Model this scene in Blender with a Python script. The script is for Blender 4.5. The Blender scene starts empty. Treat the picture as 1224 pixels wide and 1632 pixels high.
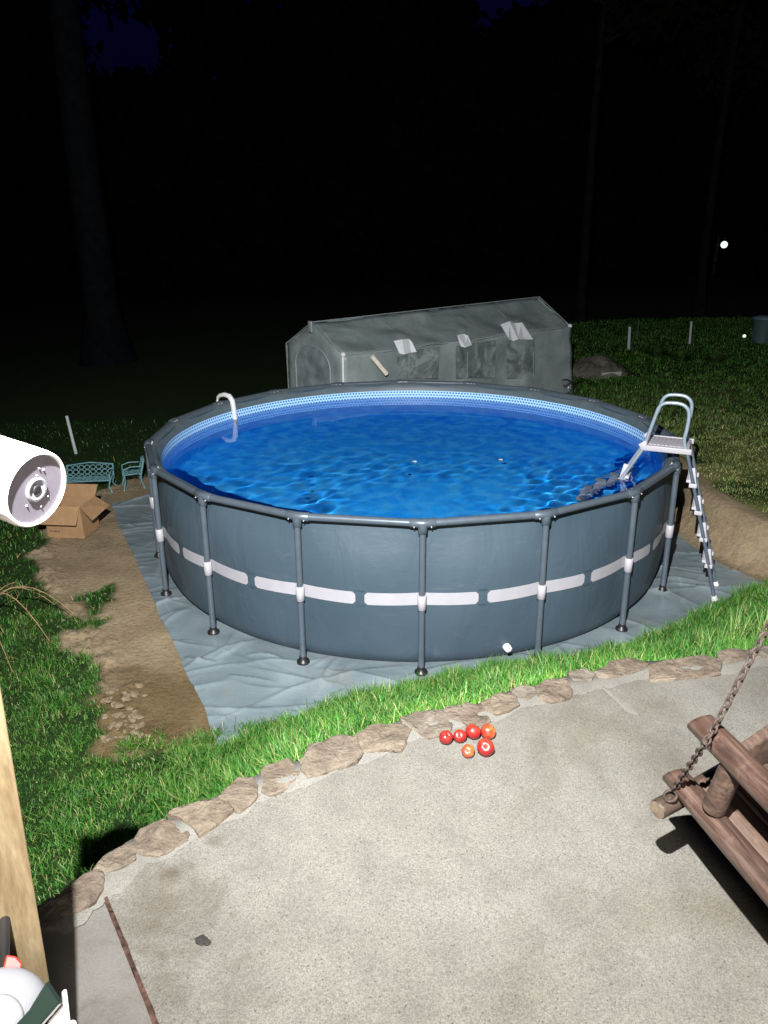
import bpy, math, random
import numpy as np
from mathutils import Vector, Matrix

random.seed(7)
rng = np.random.default_rng(11)
sc = bpy.context.scene
COL = sc.collection

# ------------------------------------------------------------------ camera
PITCH, ROLL, FPX, CAMZ = 0.3636, -0.0085, 1159.9, 3.26
cam = bpy.data.cameras.new("camera")
cam.sensor_fit = 'HORIZONTAL'
cam.sensor_width = 36.0
cam.lens = 36.0 * FPX / 1224.0
cam.clip_start = 0.02
cam.clip_end = 2000
camo = bpy.data.objects.new("camera", cam)
COL.objects.link(camo)
camo.matrix_world = Matrix.Translation((0, 0, CAMZ)) @ Matrix.Rotation(math.pi / 2 - PITCH, 4, 'X') @ Matrix.Rotation(ROLL, 4, 'Z')
sc.camera = camo

# ------------------------------------------------------------------ night sky
world = bpy.data.worlds.new("World")
sc.world = world
world.use_nodes = True
wn = world.node_tree
wbg = wn.nodes['Background']
sky = wn.nodes.new('ShaderNodeTexSky')
sky.sky_type = 'NISHITA'
sky.sun_disc = False
sky.sun_elevation = math.radians(-2.0)
sky.sun_rotation = math.radians(180)
tint = wn.nodes.new('ShaderNodeMix'); tint.data_type = 'RGBA'; tint.blend_type = 'MULTIPLY'; tint.inputs[0].default_value = 1.0
tint.inputs[7].default_value = (.04, .07, 1.0, 1)          # what is left of the twilight is deep blue
wn.links.new(sky.outputs[0], tint.inputs[6]); wn.links.new(tint.outputs[2], wbg.inputs[0])
wbg.inputs[1].default_value = 0.08

# ------------------------------------------------------------------ floodlight on the house wall, above and behind the viewer
LPOS = Vector((-0.28, 0.14, 4.50))
lamp = bpy.data.lights.new("floodlight", 'SPOT')
lamp.energy = 5200
lamp.color = (1.0, 0.985, 0.95)
lamp.shadow_soft_size = 0.022
lamp.spot_size = math.radians(150)
lamp.spot_blend = 1.0
lampo = bpy.data.objects.new("floodlight", lamp)
COL.objects.link(lampo)
lampo.location = LPOS
lampo.rotation_euler = (Vector((1.7, 12.0, .9)) - LPOS).to_track_quat('-Z', 'Y').to_euler()
try:
    lamp.cycles.is_caustics_light = True
except Exception as e:
    print("caustics", e)

porch = bpy.data.lights.new("fill_glow", 'POINT')  # added fill lamp behind the viewer to soften black shadows; no such fixture seen
porch.energy = 300
porch.color = (1.0, 0.90, 0.78)
porch.shadow_soft_size = 0.35
fillo = bpy.data.objects.new("fill_glow", porch)
COL.objects.link(fillo)
fillo.location = (0.5, -0.9, 3.5)

sc.view_settings.view_transform = 'Standard'
sc.view_settings.look = 'None'
sc.view_settings.exposure = 0.0
sc.view_settings.gamma = 1.0
sc.cycles.use_denoising = True
sc.cycles.caustics_refractive = True
sc.cycles.max_bounces = 8
sc.cycles.transparent_max_bounces = 16
sc.cycles.transmission_bounces = 8
sc.cycles.sample_clamp_indirect = 4.0
sc.cycles.blur_glossy = 0.5

# ------------------------------------------------------------------ helpers
def un(px, py, z):
    """world point seen at photo pixel (px, py) on the level z"""
    a, b = px - 612.0, py - 816.0
    X = a * math.cos(ROLL) + b * math.sin(ROLL)
    Y = -a * math.sin(ROLL) + b * math.cos(ROLL)
    c, s = math.cos(PITCH), math.sin(PITCH)
    u, x = -Y / FPX, X / FPX
    y, zz = c + s * u, -s + c * u
    t = (z - CAMZ) / zz
    return Vector((x * t, y * t, z))

def ray_at(px, py, depth):
    p = un(px, py, 0.0)
    c, s = math.cos(PITCH), math.sin(PITCH)
    d = p.y * c + CAMZ * s
    return Vector((0, 0, CAMZ)) + (p - Vector((0, 0, CAMZ))) * (depth / d)

def sstep(a, b, x):
    t = np.clip((np.asarray(x, float) - a) / (b - a), 0, 1)
    return t * t * (3 - 2 * t)

_tab = rng.random((256, 256))
def vnoise(x, y):
    x = np.asarray(x, float); y = np.asarray(y, float)
    xi = np.floor(x).astype(int); yi = np.floor(y).astype(int)
    fx = x - xi; fy = y - yi
    fx = fx * fx * (3 - 2 * fx); fy = fy * fy * (3 - 2 * fy)
    g = lambda i, j: _tab[i & 255, j & 255]
    return (g(xi, yi) * (1 - fx) + g(xi + 1, yi) * fx) * (1 - fy) + (g(xi, yi + 1) * (1 - fx) + g(xi + 1, yi + 1) * fx) * fy

def fbm(x, y, o=4):
    s = 0; a = .5; n = 0
    for k in range(o):
        s = s + a * vnoise(x * 2 ** k + 17.3 * k, y * 2 ** k + 5.1 * k); n += a; a *= .5
    return s / n

def inpoly(x, y, P):
    x = np.asarray(x, float); y = np.asarray(y, float)
    ins = np.zeros(x.shape, bool)
    n = len(P)
    for i in range(n):
        x1, y1 = P[i]; x2, y2 = P[(i + 1) % n]
        if y1 == y2: continue
        c = ((y1 > y) != (y2 > y)) & (x < (x2 - x1) * (y - y1) / (y2 - y1) + x1)
        ins ^= c
    return ins

def dpoly(x, y, P, closed=True):
    x = np.asarray(x, float); y = np.asarray(y, float)
    d = np.full(x.shape, 1e9)
    n = len(P)
    for i in range(n if closed else n - 1):
        x1, y1 = P[i]; x2, y2 = P[(i + 1) % n]
        dx, dy = x2 - x1, y2 - y1
        t = np.clip(((x - x1) * dx + (y - y1) * dy) / (dx * dx + dy * dy + 1e-12), 0, 1)
        d = np.minimum(d, np.hypot(x - x1 - t * dx, y - y1 - t * dy))
    return d

def tag(o, label=None, cat=None, group=None, kind=None):
    if label: o['label'] = label
    if cat: o['category'] = cat
    if group: o['group'] = group
    if kind: o['kind'] = kind
    return o

def empty(name, loc=(0, 0, 0), rz=0, label=None, cat=None, group=None):
    o = bpy.data.objects.new(name, None)
    o.empty_display_size = .1
    o.location = loc; o.rotation_euler = (0, 0, rz)
    COL.objects.link(o)
    return tag(o, label, cat, group)

class MB:
    def __init__(s): s.v = []; s.f = []; s.sm = []
    def add(s, V, F, smooth=True):
        b = len(s.v)
        s.v += [tuple(p) for p in V]
        s.f += [tuple(b + i for i in f) for f in F]
        s.sm += [smooth] * len(F)
        return s
    def tube(s, pts, rad, n=10, caps=True, squash=1.0, up=None, smooth=True):
        pts = [Vector(p) for p in pts]
        if not hasattr(rad, '__len__'): rad = [rad] * len(pts)
        T = []
        for i in range(len(pts)):
            a = pts[max(i - 1, 0)]; b = pts[min(i + 1, len(pts) - 1)]
            T.append((b - a).normalized())
        ref = Vector(up) if up else (Vector((0, 0, 1)) if abs(T[0].z) < .9 else Vector((1, 0, 0)))
        N = (ref - T[0] * ref.dot(T[0])).normalized()
        V = []
        for i, p in enumerate(pts):
            N = (N - T[i] * N.dot(T[i])).normalized()
            B = T[i].cross(N)
            for k in range(n):
                a = 2 * math.pi * k / n
                V.append(p + N * (math.cos(a) * rad[i]) + B * (math.sin(a) * rad[i] * squash))
        F = []
        for i in range(len(pts) - 1):
            for k in range(n):
                F.append((i * n + k, i * n + (k + 1) % n, (i + 1) * n + (k + 1) % n, (i + 1) * n + k))
        s.add(V, F, smooth)
        if caps:
            s.add(V[:n], [tuple(range(n))[::-1]], False)
            s.add(V[-n:], [tuple(range(n))], False)
        return s
    def box(s, c, ax, ay, az, hx, hy, hz, bev=0.0):
        c = Vector(c); ax, ay, az = Vector(ax).normalized(), Vector(ay).normalized(), Vector(az).normalized()
        if bev <= 0:
            V = [c + ax * (hx * i) + ay * (hy * j) + az * (hz * k) for i in (-1, 1) for j in (-1, 1) for k in (-1, 1)]
            F = [(0, 1, 3, 2), (4, 6, 7, 5), (0, 4, 5, 1), (2, 3, 7, 6), (0, 2, 6, 4), (1, 5, 7, 3)]
            return s.add(V, F, False)
        import bmesh
        bm = bmesh.new()
        bmesh.ops.create_cube(bm, size=2)
        for v in bm.verts: v.co = Vector((v.co.x * hx, v.co.y * hy, v.co.z * hz))
        bmesh.ops.bevel(bm, geom=bm.edges[:], offset=bev, segments=2, affect='EDGES', profile=.6)
        bm.verts.index_update()
        V = [c + ax * v.co.x + ay * v.co.y + az * v.co.z for v in bm.verts]
        F = [tuple(v.index for v in f.verts) for f in bm.faces]
        bm.free()
        return s.add(V, F, True)
    def sphere(s, c, rx, ry=None, rz=None, n=12, m=8):
        ry = ry or rx; rz = rz or rx
        c = Vector(c); V = []; F = []
        for i in range(m + 1):
            t = math.pi * i / m
            for k in range(n):
                a = 2 * math.pi * k / n
                V.append(c + Vector((rx * math.sin(t) * math.cos(a), ry * math.sin(t) * math.sin(a), rz * math.cos(t))))
        for i in range(m):
            for k in range(n):
                F.append((i * n + k, (i + 1) * n + k, (i + 1) * n + (k + 1) % n, i * n + (k + 1) % n))
        return s.add(V, F, True)
    def build(s, name, m, parent=None, bevel=0.0, origin=None):
        me = bpy.data.meshes.new(name)
        V = s.v
        if origin is not None:
            V = [(p[0] - origin[0], p[1] - origin[1], p[2] - origin[2]) for p in V]
        me.from_pydata(V, [], s.f)
        me.polygons.foreach_set('use_smooth', s.sm)
        me.validate(); me.update()
        me.materials.append(m)
        o = bpy.data.objects.new(name, me)
        COL.objects.link(o)
        if origin is not None: o.location = origin
        if parent is not None: o.parent = parent
        if bevel:
            bv = o.modifiers.new('bevel', 'BEVEL'); bv.width = bevel; bv.segments = 2; bv.limit_method = 'ANGLE'
        return o

def grid_obj(name, X, Y, Z, m, parent=None, attr=None, keep=None):
    """structured grid given as 2-D arrays"""
    ny, nx = X.shape
    V = np.stack([X, Y, Z], -1).reshape(-1, 3)
    idx = np.arange(ny * nx).reshape(ny, nx)
    Q = np.stack([idx[:-1, :-1], idx[:-1, 1:], idx[1:, 1:], idx[1:, :-1]], -1).reshape(-1, 4)
    if keep is not None: Q = Q[keep.reshape(-1)]
    return fast_mesh(name, V, Q, m, parent, attr, True)

def fast_mesh(name, V, Q, m, parent=None, attr=None, smooth=True, sizes=None):
    me = bpy.data.meshes.new(name)
    V = np.ascontiguousarray(V, np.float32)
    me.vertices.add(len(V)); me.vertices.foreach_set('co', V.ravel())
    if sizes is None:
        k = Q.shape[1]; sizes = np.full(len(Q), k); flat = Q.ravel()
    else:
        flat = Q
    me.loops.add(len(flat)); me.loops.foreach_set('vertex_index', flat.astype(np.int32))
    me.polygons.add(len(sizes))
    st = np.concatenate([[0], np.cumsum(sizes)[:-1]]).astype(np.int32)
    me.polygons.foreach_set('loop_start', st)
    try: me.polygons.foreach_set('loop_total', sizes.astype(np.int32))
    except Exception: pass
    me.polygons.foreach_set('use_smooth', np.full(len(sizes), smooth))
    if attr:
        for n_, a in attr.items():
            at = me.attributes.new(n_, 'FLOAT', 'POINT'); at.data.foreach_set('value', np.ascontiguousarray(a, np.float32).ravel())
    me.update(calc_edges=True)
    me.materials.append(m)
    o = bpy.data.objects.new(name, me); COL.objects.link(o)
    if parent is not None: o.parent = parent
    return o

def copy_tree(o, parent=None):
    c = o.copy(); COL.objects.link(c)
    if parent is not None: c.parent = parent
    for ch in list(o.children): copy_tree(ch, c)
    return c

# ------------------------------------------------------------------ materials
class Mat:
    def __init__(s, name, col=(.5, .5, .5), rough=.6, metal=0, spec=.5):
        s.m = bpy.data.materials.new(name); s.m.use_nodes = True
        s.t = s.m.node_tree; s.b = s.t.nodes['Principled BSDF']
        s.b.inputs['Base Color'].default_value = (*col, 1)
        s.b.inputs['Roughness'].default_value = rough
        s.b.inputs['Metallic'].default_value = metal
        s.b.inputs['Specular IOR Level'].default_value = spec
    def n(s, typ, **kw):
        nd = s.t.nodes.new(typ)
        for k, v in kw.items():
            if k in nd.inputs.keys(): nd.inputs[k].default_value = v
            else: setattr(nd, k, v)
        return nd
    def l(s, a, b): s.t.links.new(a, b)
    def coord(s, scale=(1, 1, 1), obj=True):
        tc = s.n('ShaderNodeTexCoord'); mp = s.n('ShaderNodeMapping')
        mp.inputs['Scale'].default_value = scale
        s.l(tc.outputs['Object' if obj else 'Generated'], mp.inputs[0]); return mp.outputs[0]
    def noise(s, vec, scale, detail=4, rough=.55, dist=0):
        nd = s.n('ShaderNodeTexNoise'); nd.inputs['Scale'].default_value = scale
        nd.inputs['Detail'].default_value = detail; nd.inputs['Roughness'].default_value = rough
        nd.inputs['Distortion'].default_value = dist
        s.l(vec, nd.inputs['Vector']); return nd.outputs['Fac']
    def ramp(s, fac, stops):
        r = s.n('ShaderNodeValToRGB'); e = r.color_ramp.elements
        while len(e) < len(stops): e.new(.5)
        for i, (p, c) in enumerate(stops):
            e[i].position = p
            e[i].color = (*c, 1) if hasattr(c, '__len__') else (c, c, c, 1)
        s.l(fac, r.inputs[0]); return r.outputs[0]
    def mix(s, fac, a, b, mode='MIX'):
        x = s.n('ShaderNodeMix', data_type='RGBA', blend_type=mode)
        for sock, val in ((x.inputs[0], fac), (x.inputs[6], a), (x.inputs[7], b)):
            if hasattr(val, 'links'): s.l(val, sock)
            elif hasattr(val, '__len__'): sock.default_value = (*val, 1)
            else: sock.default_value = val
        return x.outputs[2]
    def col(s, c): s.l(c, s.b.inputs['Base Color'])
    def bump(s, h, strength=.5, dist=.01):
        b = s.n('ShaderNodeBump'); b.inputs['Strength'].default_value = strength; b.inputs['Distance'].default_value = dist
        prev = s.b.inputs['Normal'].links
        if prev: s.l(prev[0].from_socket, b.inputs['Normal'])
        s.l(h, b.inputs['Height']); s.l(b.outputs[0], s.b.inputs['Normal'])
    def attr(s, name):
        a = s.n('ShaderNodeAttribute'); a.attribute_name = name; return a.outputs['Fac']

def simple(name, col, rough=.6, metal=0, spec=.5, var=.12, scale=20, bump=0):
    m = Mat(name, col, rough, metal, spec)
    v = m.coord(); f = m.noise(v, scale, 5)
    m.col(m.ramp(f, [(.3, tuple(c * (1 - var) for c in col)), (.7, tuple(min(1, c * (1 + var)) for c in col))]))
    r = m.n('ShaderNodeMapRange'); r.inputs['To Min'].default_value = rough * .85; r.inputs['To Max'].default_value = min(1, rough * 1.15)
    m.l(f, r.inputs[0]); m.l(r.outputs[0], m.b.inputs['Roughness'])
    if bump: m.bump(f, bump, .004)
    return m.m

def mat_concrete(name, base, warm, grain=1.0):
    m = Mat(name, base, .85, 0, .3)
    v = m.coord()
    wv_ = m.n('ShaderNodeNewGeometry').outputs['Position']
    big = m.noise(v, 1.1, 6, .6, .4); mid = m.noise(v, 6, 5, .65); fine = m.noise(v, 210, 4, .85); vfine = m.noise(v, 260, 2, .6)
    vor = m.n('ShaderNodeTexVoronoi'); vor.inputs['Scale'].default_value = 120; m.l(v, vor.inputs['Vector'])
    c = m.ramp(big, [(.3, tuple(x * .80 for x in warm)), (.5, base), (.72, tuple(x * 1.12 for x in base))])
    c = m.mix(.55 * grain, c, m.ramp(mid, [(.25, .62), (.55, 1.0), (.8, 1.15)]), 'MULTIPLY')
    c = m.mix(.8 * grain, c, m.ramp(fine, [(.36, .42), (.5, .96), (.62, 1.45)]), 'MULTIPLY')
    c = m.mix(.5 * grain, c, m.ramp(vor.outputs['Distance'], [(.0, .55), (.22, 1.0), (.6, 1.08)]), 'MULTIPLY')
    sp = m.n('ShaderNodeTexVoronoi'); sp.inputs['Scale'].default_value = 48; m.l(v, sp.inputs['Vector'])
    c = m.mix(m.ramp(sp.outputs['Distance'], [(.09, .75 * grain), (.17, 0)]), c, tuple(x * .35 for x in warm))
    pt = m.noise(v, .55, 5, .6, 1.0)
    c = m.mix(.85, c, m.ramp(pt, [(.32, (.80, .78, .73)), (.5, (1, 1, 1)), (.68, (1.08, 1.1, 1.12))]), 'MULTIPLY')
    # worn stains (rust brown, soil)
    st = m.noise(v, 2.6, 7, .7, .8)
    c = m.mix(m.ramp(st, [(.60, 0.0), (.74, .4)]), c, tuple(x * .55 for x in (warm[0] * 1.05, warm[1] * .9, warm[2] * .75)))
    for (px, py, rad, amt) in ((275, 1392, .055, .6), (340, 1342, .03, .5), (255, 1450, .20, .32), (330, 1500, .22, .22), (1060, 1130, .12, .2), (250, 1600, .25, .2)):
        q = un(px, py, 1.36)
        dd = m.n('ShaderNodeVectorMath', operation='DISTANCE'); m.l(v, dd.inputs[0]); dd.inputs[1].default_value = (q.x, q.y, 1.36)
        dv = m.n('ShaderNodeMath', operation='DIVIDE'); m.l(dd.outputs['Value'], dv.inputs[0]); dv.inputs[1].default_value = rad
        ad = m.n('ShaderNodeMath', operation='MULTIPLY_ADD'); m.l(st, ad.inputs[0]); ad.inputs[1].default_value = -5.5; m.l(dv.outputs[0], ad.inputs[2])
        mr_ = m.n('ShaderNodeMapRange'); mr_.inputs['From Min'].default_value = -2.4; mr_.inputs['From Max'].default_value = -1.55; m.l(ad.outputs[0], mr_.inputs[0])
        c = m.mix(m.ramp(mr_.outputs[0], [(0, amt), (1, 0)]), c, tuple(x * .42 for x in (warm[0] * 1.1, warm[1] * .95, warm[2] * .8)))
    m.col(c)
    m.bump(vfine, .35, .003); m.bump(fine, .5, .006); m.bump(mid, .25, .01)
    return m.m

def mat_stone():
    m = Mat('sandstone', (.2, .16, .13), .8, 0, .3)
    v = m.coord(); oi = m.n('ShaderNodeObjectInfo')
    add = m.n('ShaderNodeVectorMath', operation='ADD'); m.l(v, add.inputs[0]); m.l(oi.outputs['Random'], add.inputs[1]); v = add.outputs[0]
    a = m.noise(v, 9, 7, .62, .6); b = m.noise(v, 45, 5, .65)
    c = m.ramp(a, [(.25, (.045, .037, .030)), (.40, (.092, .078, .064)), (.6, (.132, .116, .097)), (.8, (.19, .17, .15))])
    c = m.mix(.6, c, m.ramp(b, [(.3, .6), (.6, 1.1), (.8, 1.35)]), 'MULTIPLY')
    tint = m.ramp(oi.outputs['Random'], [(0, (.95, .87, .82)), (.5, (1.08, 1.0, .9)), (1, (.9, .92, .92))])
    m.col(m.mix(1.0, c, tint, 'MULTIPLY'))
    vo = m.n('ShaderNodeTexVoronoi', feature='DISTANCE_TO_EDGE'); vo.inputs['Scale'].default_value = 7; m.l(v, vo.inputs['Vector'])
    m.bump(m.ramp(vo.outputs['Distance'], [(0, 0), (.05, 1)]), .25, .006)
    m.bump(a, .9, .04); m.bump(b, .8, .012)
    return m.m

def mat_ground():
    m = Mat('soil', (.2, .15, .1), .95, 0, .15)
    v = m.coord(); d = m.attr('dirt'); w = m.attr('damp')
    a = m.noise(v, 2.2, 7, .6, .3); b = m.noise(v, 22, 6, .68); f = m.noise(v, 120, 4, .7)
    dirt = m.ramp(a, [(.3, (.215, .165, .105)), (.55, (.29, .228, .148)), (.75, (.36, .288, .195))])
    dirt = m.mix(.7, dirt, m.ramp(b, [(.3, .62), (.55, 1.0), (.75, 1.25)]), 'MULTIPLY')
    dirt = m.mix(.4, dirt, m.ramp(f, [(.3, .6), (.7, 1.3)]), 'MULTIPLY')
    dirt = m.mix(w, dirt, m.mix(1.0, dirt, (.50, .46, .36), 'MULTIPLY'))
    turf = m.ramp(b, [(.3, (.008, .018, .005)), (.6, (.018, .040, .010)), (.85, (.045, .055, .022))])
    turf = m.mix(m.attr('lawn'), turf, m.ramp(b, [(.3, (.075, .095, .03)), (.6, (.15, .17, .06)), (.85, (.26, .24, .12))]))
    turf = m.mix(.5, turf, m.ramp(a, [(.35, (.7, .8, .6)), (.7, (1.3, 1.15, .9))]), 'MULTIPLY')
    m.col(m.mix(d, turf, dirt))
    m.bump(b, .8, .03); m.bump(f, .5, .008)
    return m.m

def mat_grass():
    m = Mat('grass_blade', (.05, .14, .02), .5, 0, .35)
    r = m.attr('rnd'); v = m.coord(); p = m.noise(v, 1.6, 3)
    c = m.ramp(r, [(0, (.014, .070, .011)), (.35, (.042, .165, .021)), (.72, (.078, .245, .036)), (.90, (.13, .25, .055)), (1, (.26, .22, .10))])
    c = m.mix(.8, c, m.ramp(p, [(.3, (.65, .8, .8)), (.7, (1.25, 1.12, .9))]), 'MULTIPLY')
    dr = m.attr('dry'); c = m.mix(dr, c, (.44, .42, .19))
    m.col(c)
    tr = m.n('ShaderNodeBsdfTranslucent'); m.l(c, tr.inputs[0])
    mx = m.n('ShaderNodeMixShader'); mx.inputs[0].default_value = .28
    m.l(m.b.outputs[0], mx.inputs[1]); m.l(tr.outputs[0], mx.inputs[2])
    m.l(mx.outputs[0], m.t.nodes['Material Output'].inputs[0])
    return m.m

def mat_wood(name, cols, axis=(1, 1, 1), scale=6, rough=.6, spec=.4, bump=.4):
    m = Mat(name, cols[1], rough, 0, spec)
    v = m.coord(axis)
    a = m.noise(v, scale, 6, .62, .5); b = m.noise(v, scale * 6, 4, .6)
    c = m.ramp(a, [(.28, cols[0]), (.5, cols[1]), (.72, cols[2])])
    m.col(m.mix(.5, c, m.ramp(b, [(.3, .6), (.7, 1.3)]), 'MULTIPLY'))
    m.bump(a, bump, .006); m.bump(b, bump * .6, .002)
    return m.m

def mat_log(name, cols, ang, rough=.38):
    m = Mat(name, cols[1], rough, 0, .5)
    v = m.coord(); r = m.n('ShaderNodeMapping'); r.inputs['Rotation'].default_value = (0, 0, ang); m.l(v, r.inputs[0])
    g = m.n('ShaderNodeMapping'); g.inputs['Scale'].default_value = (1.6, 16, 16); m.l(r.outputs[0], g.inputs[0])
    k = m.n('ShaderNodeMapping'); k.inputs['Scale'].default_value = (2.5, 60, 60); m.l(r.outputs[0], k.inputs[0])
    a = m.noise(g.outputs[0], 2.2, 6, .65, .7); b = m.noise(k.outputs[0], 2.0, 4, .6); w = m.noise(v, 14, 5, .7)
    c = m.ramp(a, [(.30, cols[0]), (.5, cols[1]), (.70, cols[2])])
    c = m.mix(.7, c, m.ramp(b, [(.32, .45), (.55, 1.05), (.75, 1.3)]), 'MULTIPLY')
    c = m.mix(m.ramp(w, [(.55, 0), (.75, .7)]), c, tuple(x * 1.35 for x in cols[2]))
    m.col(c); m.bump(a, .6, .006); m.bump(b, .5, .002)
    return m.m

def mat_liner():
    m = Mat('pool_liner', (.03, .3, .85), .45, 0, .3)
    v = m.coord((1, 1, 1)); n1 = m.noise(v, 3.2, 3, .5, 1.2)
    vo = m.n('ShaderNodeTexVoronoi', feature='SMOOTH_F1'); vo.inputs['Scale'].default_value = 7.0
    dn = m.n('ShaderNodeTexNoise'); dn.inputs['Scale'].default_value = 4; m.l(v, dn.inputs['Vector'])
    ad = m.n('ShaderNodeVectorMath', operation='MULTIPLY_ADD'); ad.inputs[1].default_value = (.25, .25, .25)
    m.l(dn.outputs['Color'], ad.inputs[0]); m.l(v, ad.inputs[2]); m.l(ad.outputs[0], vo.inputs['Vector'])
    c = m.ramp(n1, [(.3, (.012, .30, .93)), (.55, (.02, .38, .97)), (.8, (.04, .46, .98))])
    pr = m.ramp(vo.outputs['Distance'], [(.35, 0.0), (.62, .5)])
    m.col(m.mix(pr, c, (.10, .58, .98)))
    return m.m

def mat_tileband():
    m = Mat('mosaic_band', (.3, .6, .9), .4, 0, .3)
    uv = m.attr('ang'); zz = m.attr('row')
    cmb = m.n('ShaderNodeCombineXYZ'); m.l(uv, cmb.inputs[0]); m.l(zz, cmb.inputs[1])
    vo = m.n('ShaderNodeTexVoronoi'); vo.inputs['Scale'].default_value = 1.0; vo.inputs['Randomness'].default_value = 0.0
    # hexagon-like staggered dots: offset every other row
    fl = m.n('ShaderNodeMath', operation='FLOOR'); m.l(zz, fl.inputs[0])
    md = m.n('ShaderNodeMath', operation='MODULO'); m.l(fl.outputs[0], md.inputs[0]); md.inputs[1].default_value = 2
    ml = m.n('ShaderNodeMath', operation='MULTIPLY_ADD'); m.l(md.outputs[0], ml.inputs[0]); ml.inputs[1].default_value = .5; m.l(uv, ml.inputs[2])
    c2 = m.n('ShaderNodeCombineXYZ'); m.l(ml.outputs[0], c2.inputs[0]); m.l(zz, c2.inputs[1])
    fr = m.n('ShaderNodeVectorMath', operation='FRACTION'); m.l(c2.outputs[0], fr.inputs[0])
    sb = m.n('ShaderNodeVectorMath', operation='SUBTRACT'); m.l(fr.outputs[0], sb.inputs[0]); sb.inputs[1].default_value = (.5, .5, 0)
    ln = m.n('ShaderNodeVectorMath', operation='LENGTH'); m.l(sb.outputs[0], ln.inputs[0])
    m.col(m.ramp(ln.outputs['Value'], [(.26, (.01, .10, .42)), (.36, (.42, .70, .95))]))
    return m.m

def mat_tarp():
    m = Mat('plastic_sheet', (.2, .26, .3), .34, 0, .9)
    v = m.coord(); a = m.noise(v, 2.0, 6, .6, .5); b = m.noise(v, 9, 6, .65, 1.0); e = m.noise(v, 1.4, 8, .7, .3)
    c = m.ramp(a, [(.3, (.110, .146, .168)), (.55, (.165, .210, .235)), (.8, (.235, .285, .31))])
    c = m.mix(m.ramp(e, [(.56, 0), (.74, .6)]), c, (.19, .165, .115))      # dried mud
    m.col(c)
    f_ = m.noise(m.coord((1, 3.2, 1)), 7, 5, .6, .8); m.bump(f_, .22, .012); m.bump(b, .12, .006)
    r = m.ramp(e, [(.4, .19), (.7, .42)]); m.l(r, m.b.inputs['Roughness'])
    return m.m

def mat_water():
    m = Mat('pool_water', (.80, .94, 1), .0, 0, .5)
    m.b.inputs['Transmission Weight'].default_value = 1.0
    m.b.inputs['IOR'].default_value = 1.33
    return m.m

def mat_wall():
    m = Mat('pool_wall_fabric', (.06, .1, .13), .52, 0, .3)
    v = m.coord(); a = m.noise(v, .9, 4, .5); f = m.noise(v, 7, 7, .7, .4)
    c = m.ramp(a, [(.3, (.040, .065, .090)), (.7, (.053, .080, .107))])
    vs = m.coord((1.0, 1.0, 5.0)); e = m.noise(vs, 3.0, 8, .72, .6)
    c = m.mix(m.ramp(e, [(.60, 0), (.74, .30)]), c, (.14, .16, .15))           # dried splashes and dust
    m.col(c); m.bump(f, .12, .01)
    w = m.noise(m.coord((1, 1, .45)), 2.6, 3, .5, .8); m.bump(w, .45, .05)
    w2 = m.noise(m.coord((1, 1, 2.5)), 5.5, 3, .6, 1.5); m.bump(w2, .10, .02)
    return m.m

def mat_cover():
    m = Mat('greenhouse_film', (.2, .25, .25), .35, 0, .5)
    v = m.coord((1, 1, 1)); a = m.noise(v, 1.6, 6, .65, .4)
    c = m.ramp(a, [(.3, (.20, .26, .275)), (.7, (.40, .47, .475))])
    g = m.attr('net')
    m.col(m.mix(g, c, (.34, .38, .38)))
    tr = m.n('ShaderNodeBsdfTransparent'); mx = m.n('ShaderNodeMixShader'); mx.inputs[0].default_value = .22
    m.l(m.b.outputs[0], mx.inputs[1]); m.l(tr.outputs[0], mx.inputs[2]); m.l(mx.outputs[0], m.t.nodes['Material Output'].inputs[0])
    m.bump(a, .5, .04)
    return m.m

def emit(name, col, s):
    m = Mat(name, col); m.b.inputs['Emission Color'].default_value = (*col, 1); m.b.inputs['Emission Strength'].default_value = s
    return m.m

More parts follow.
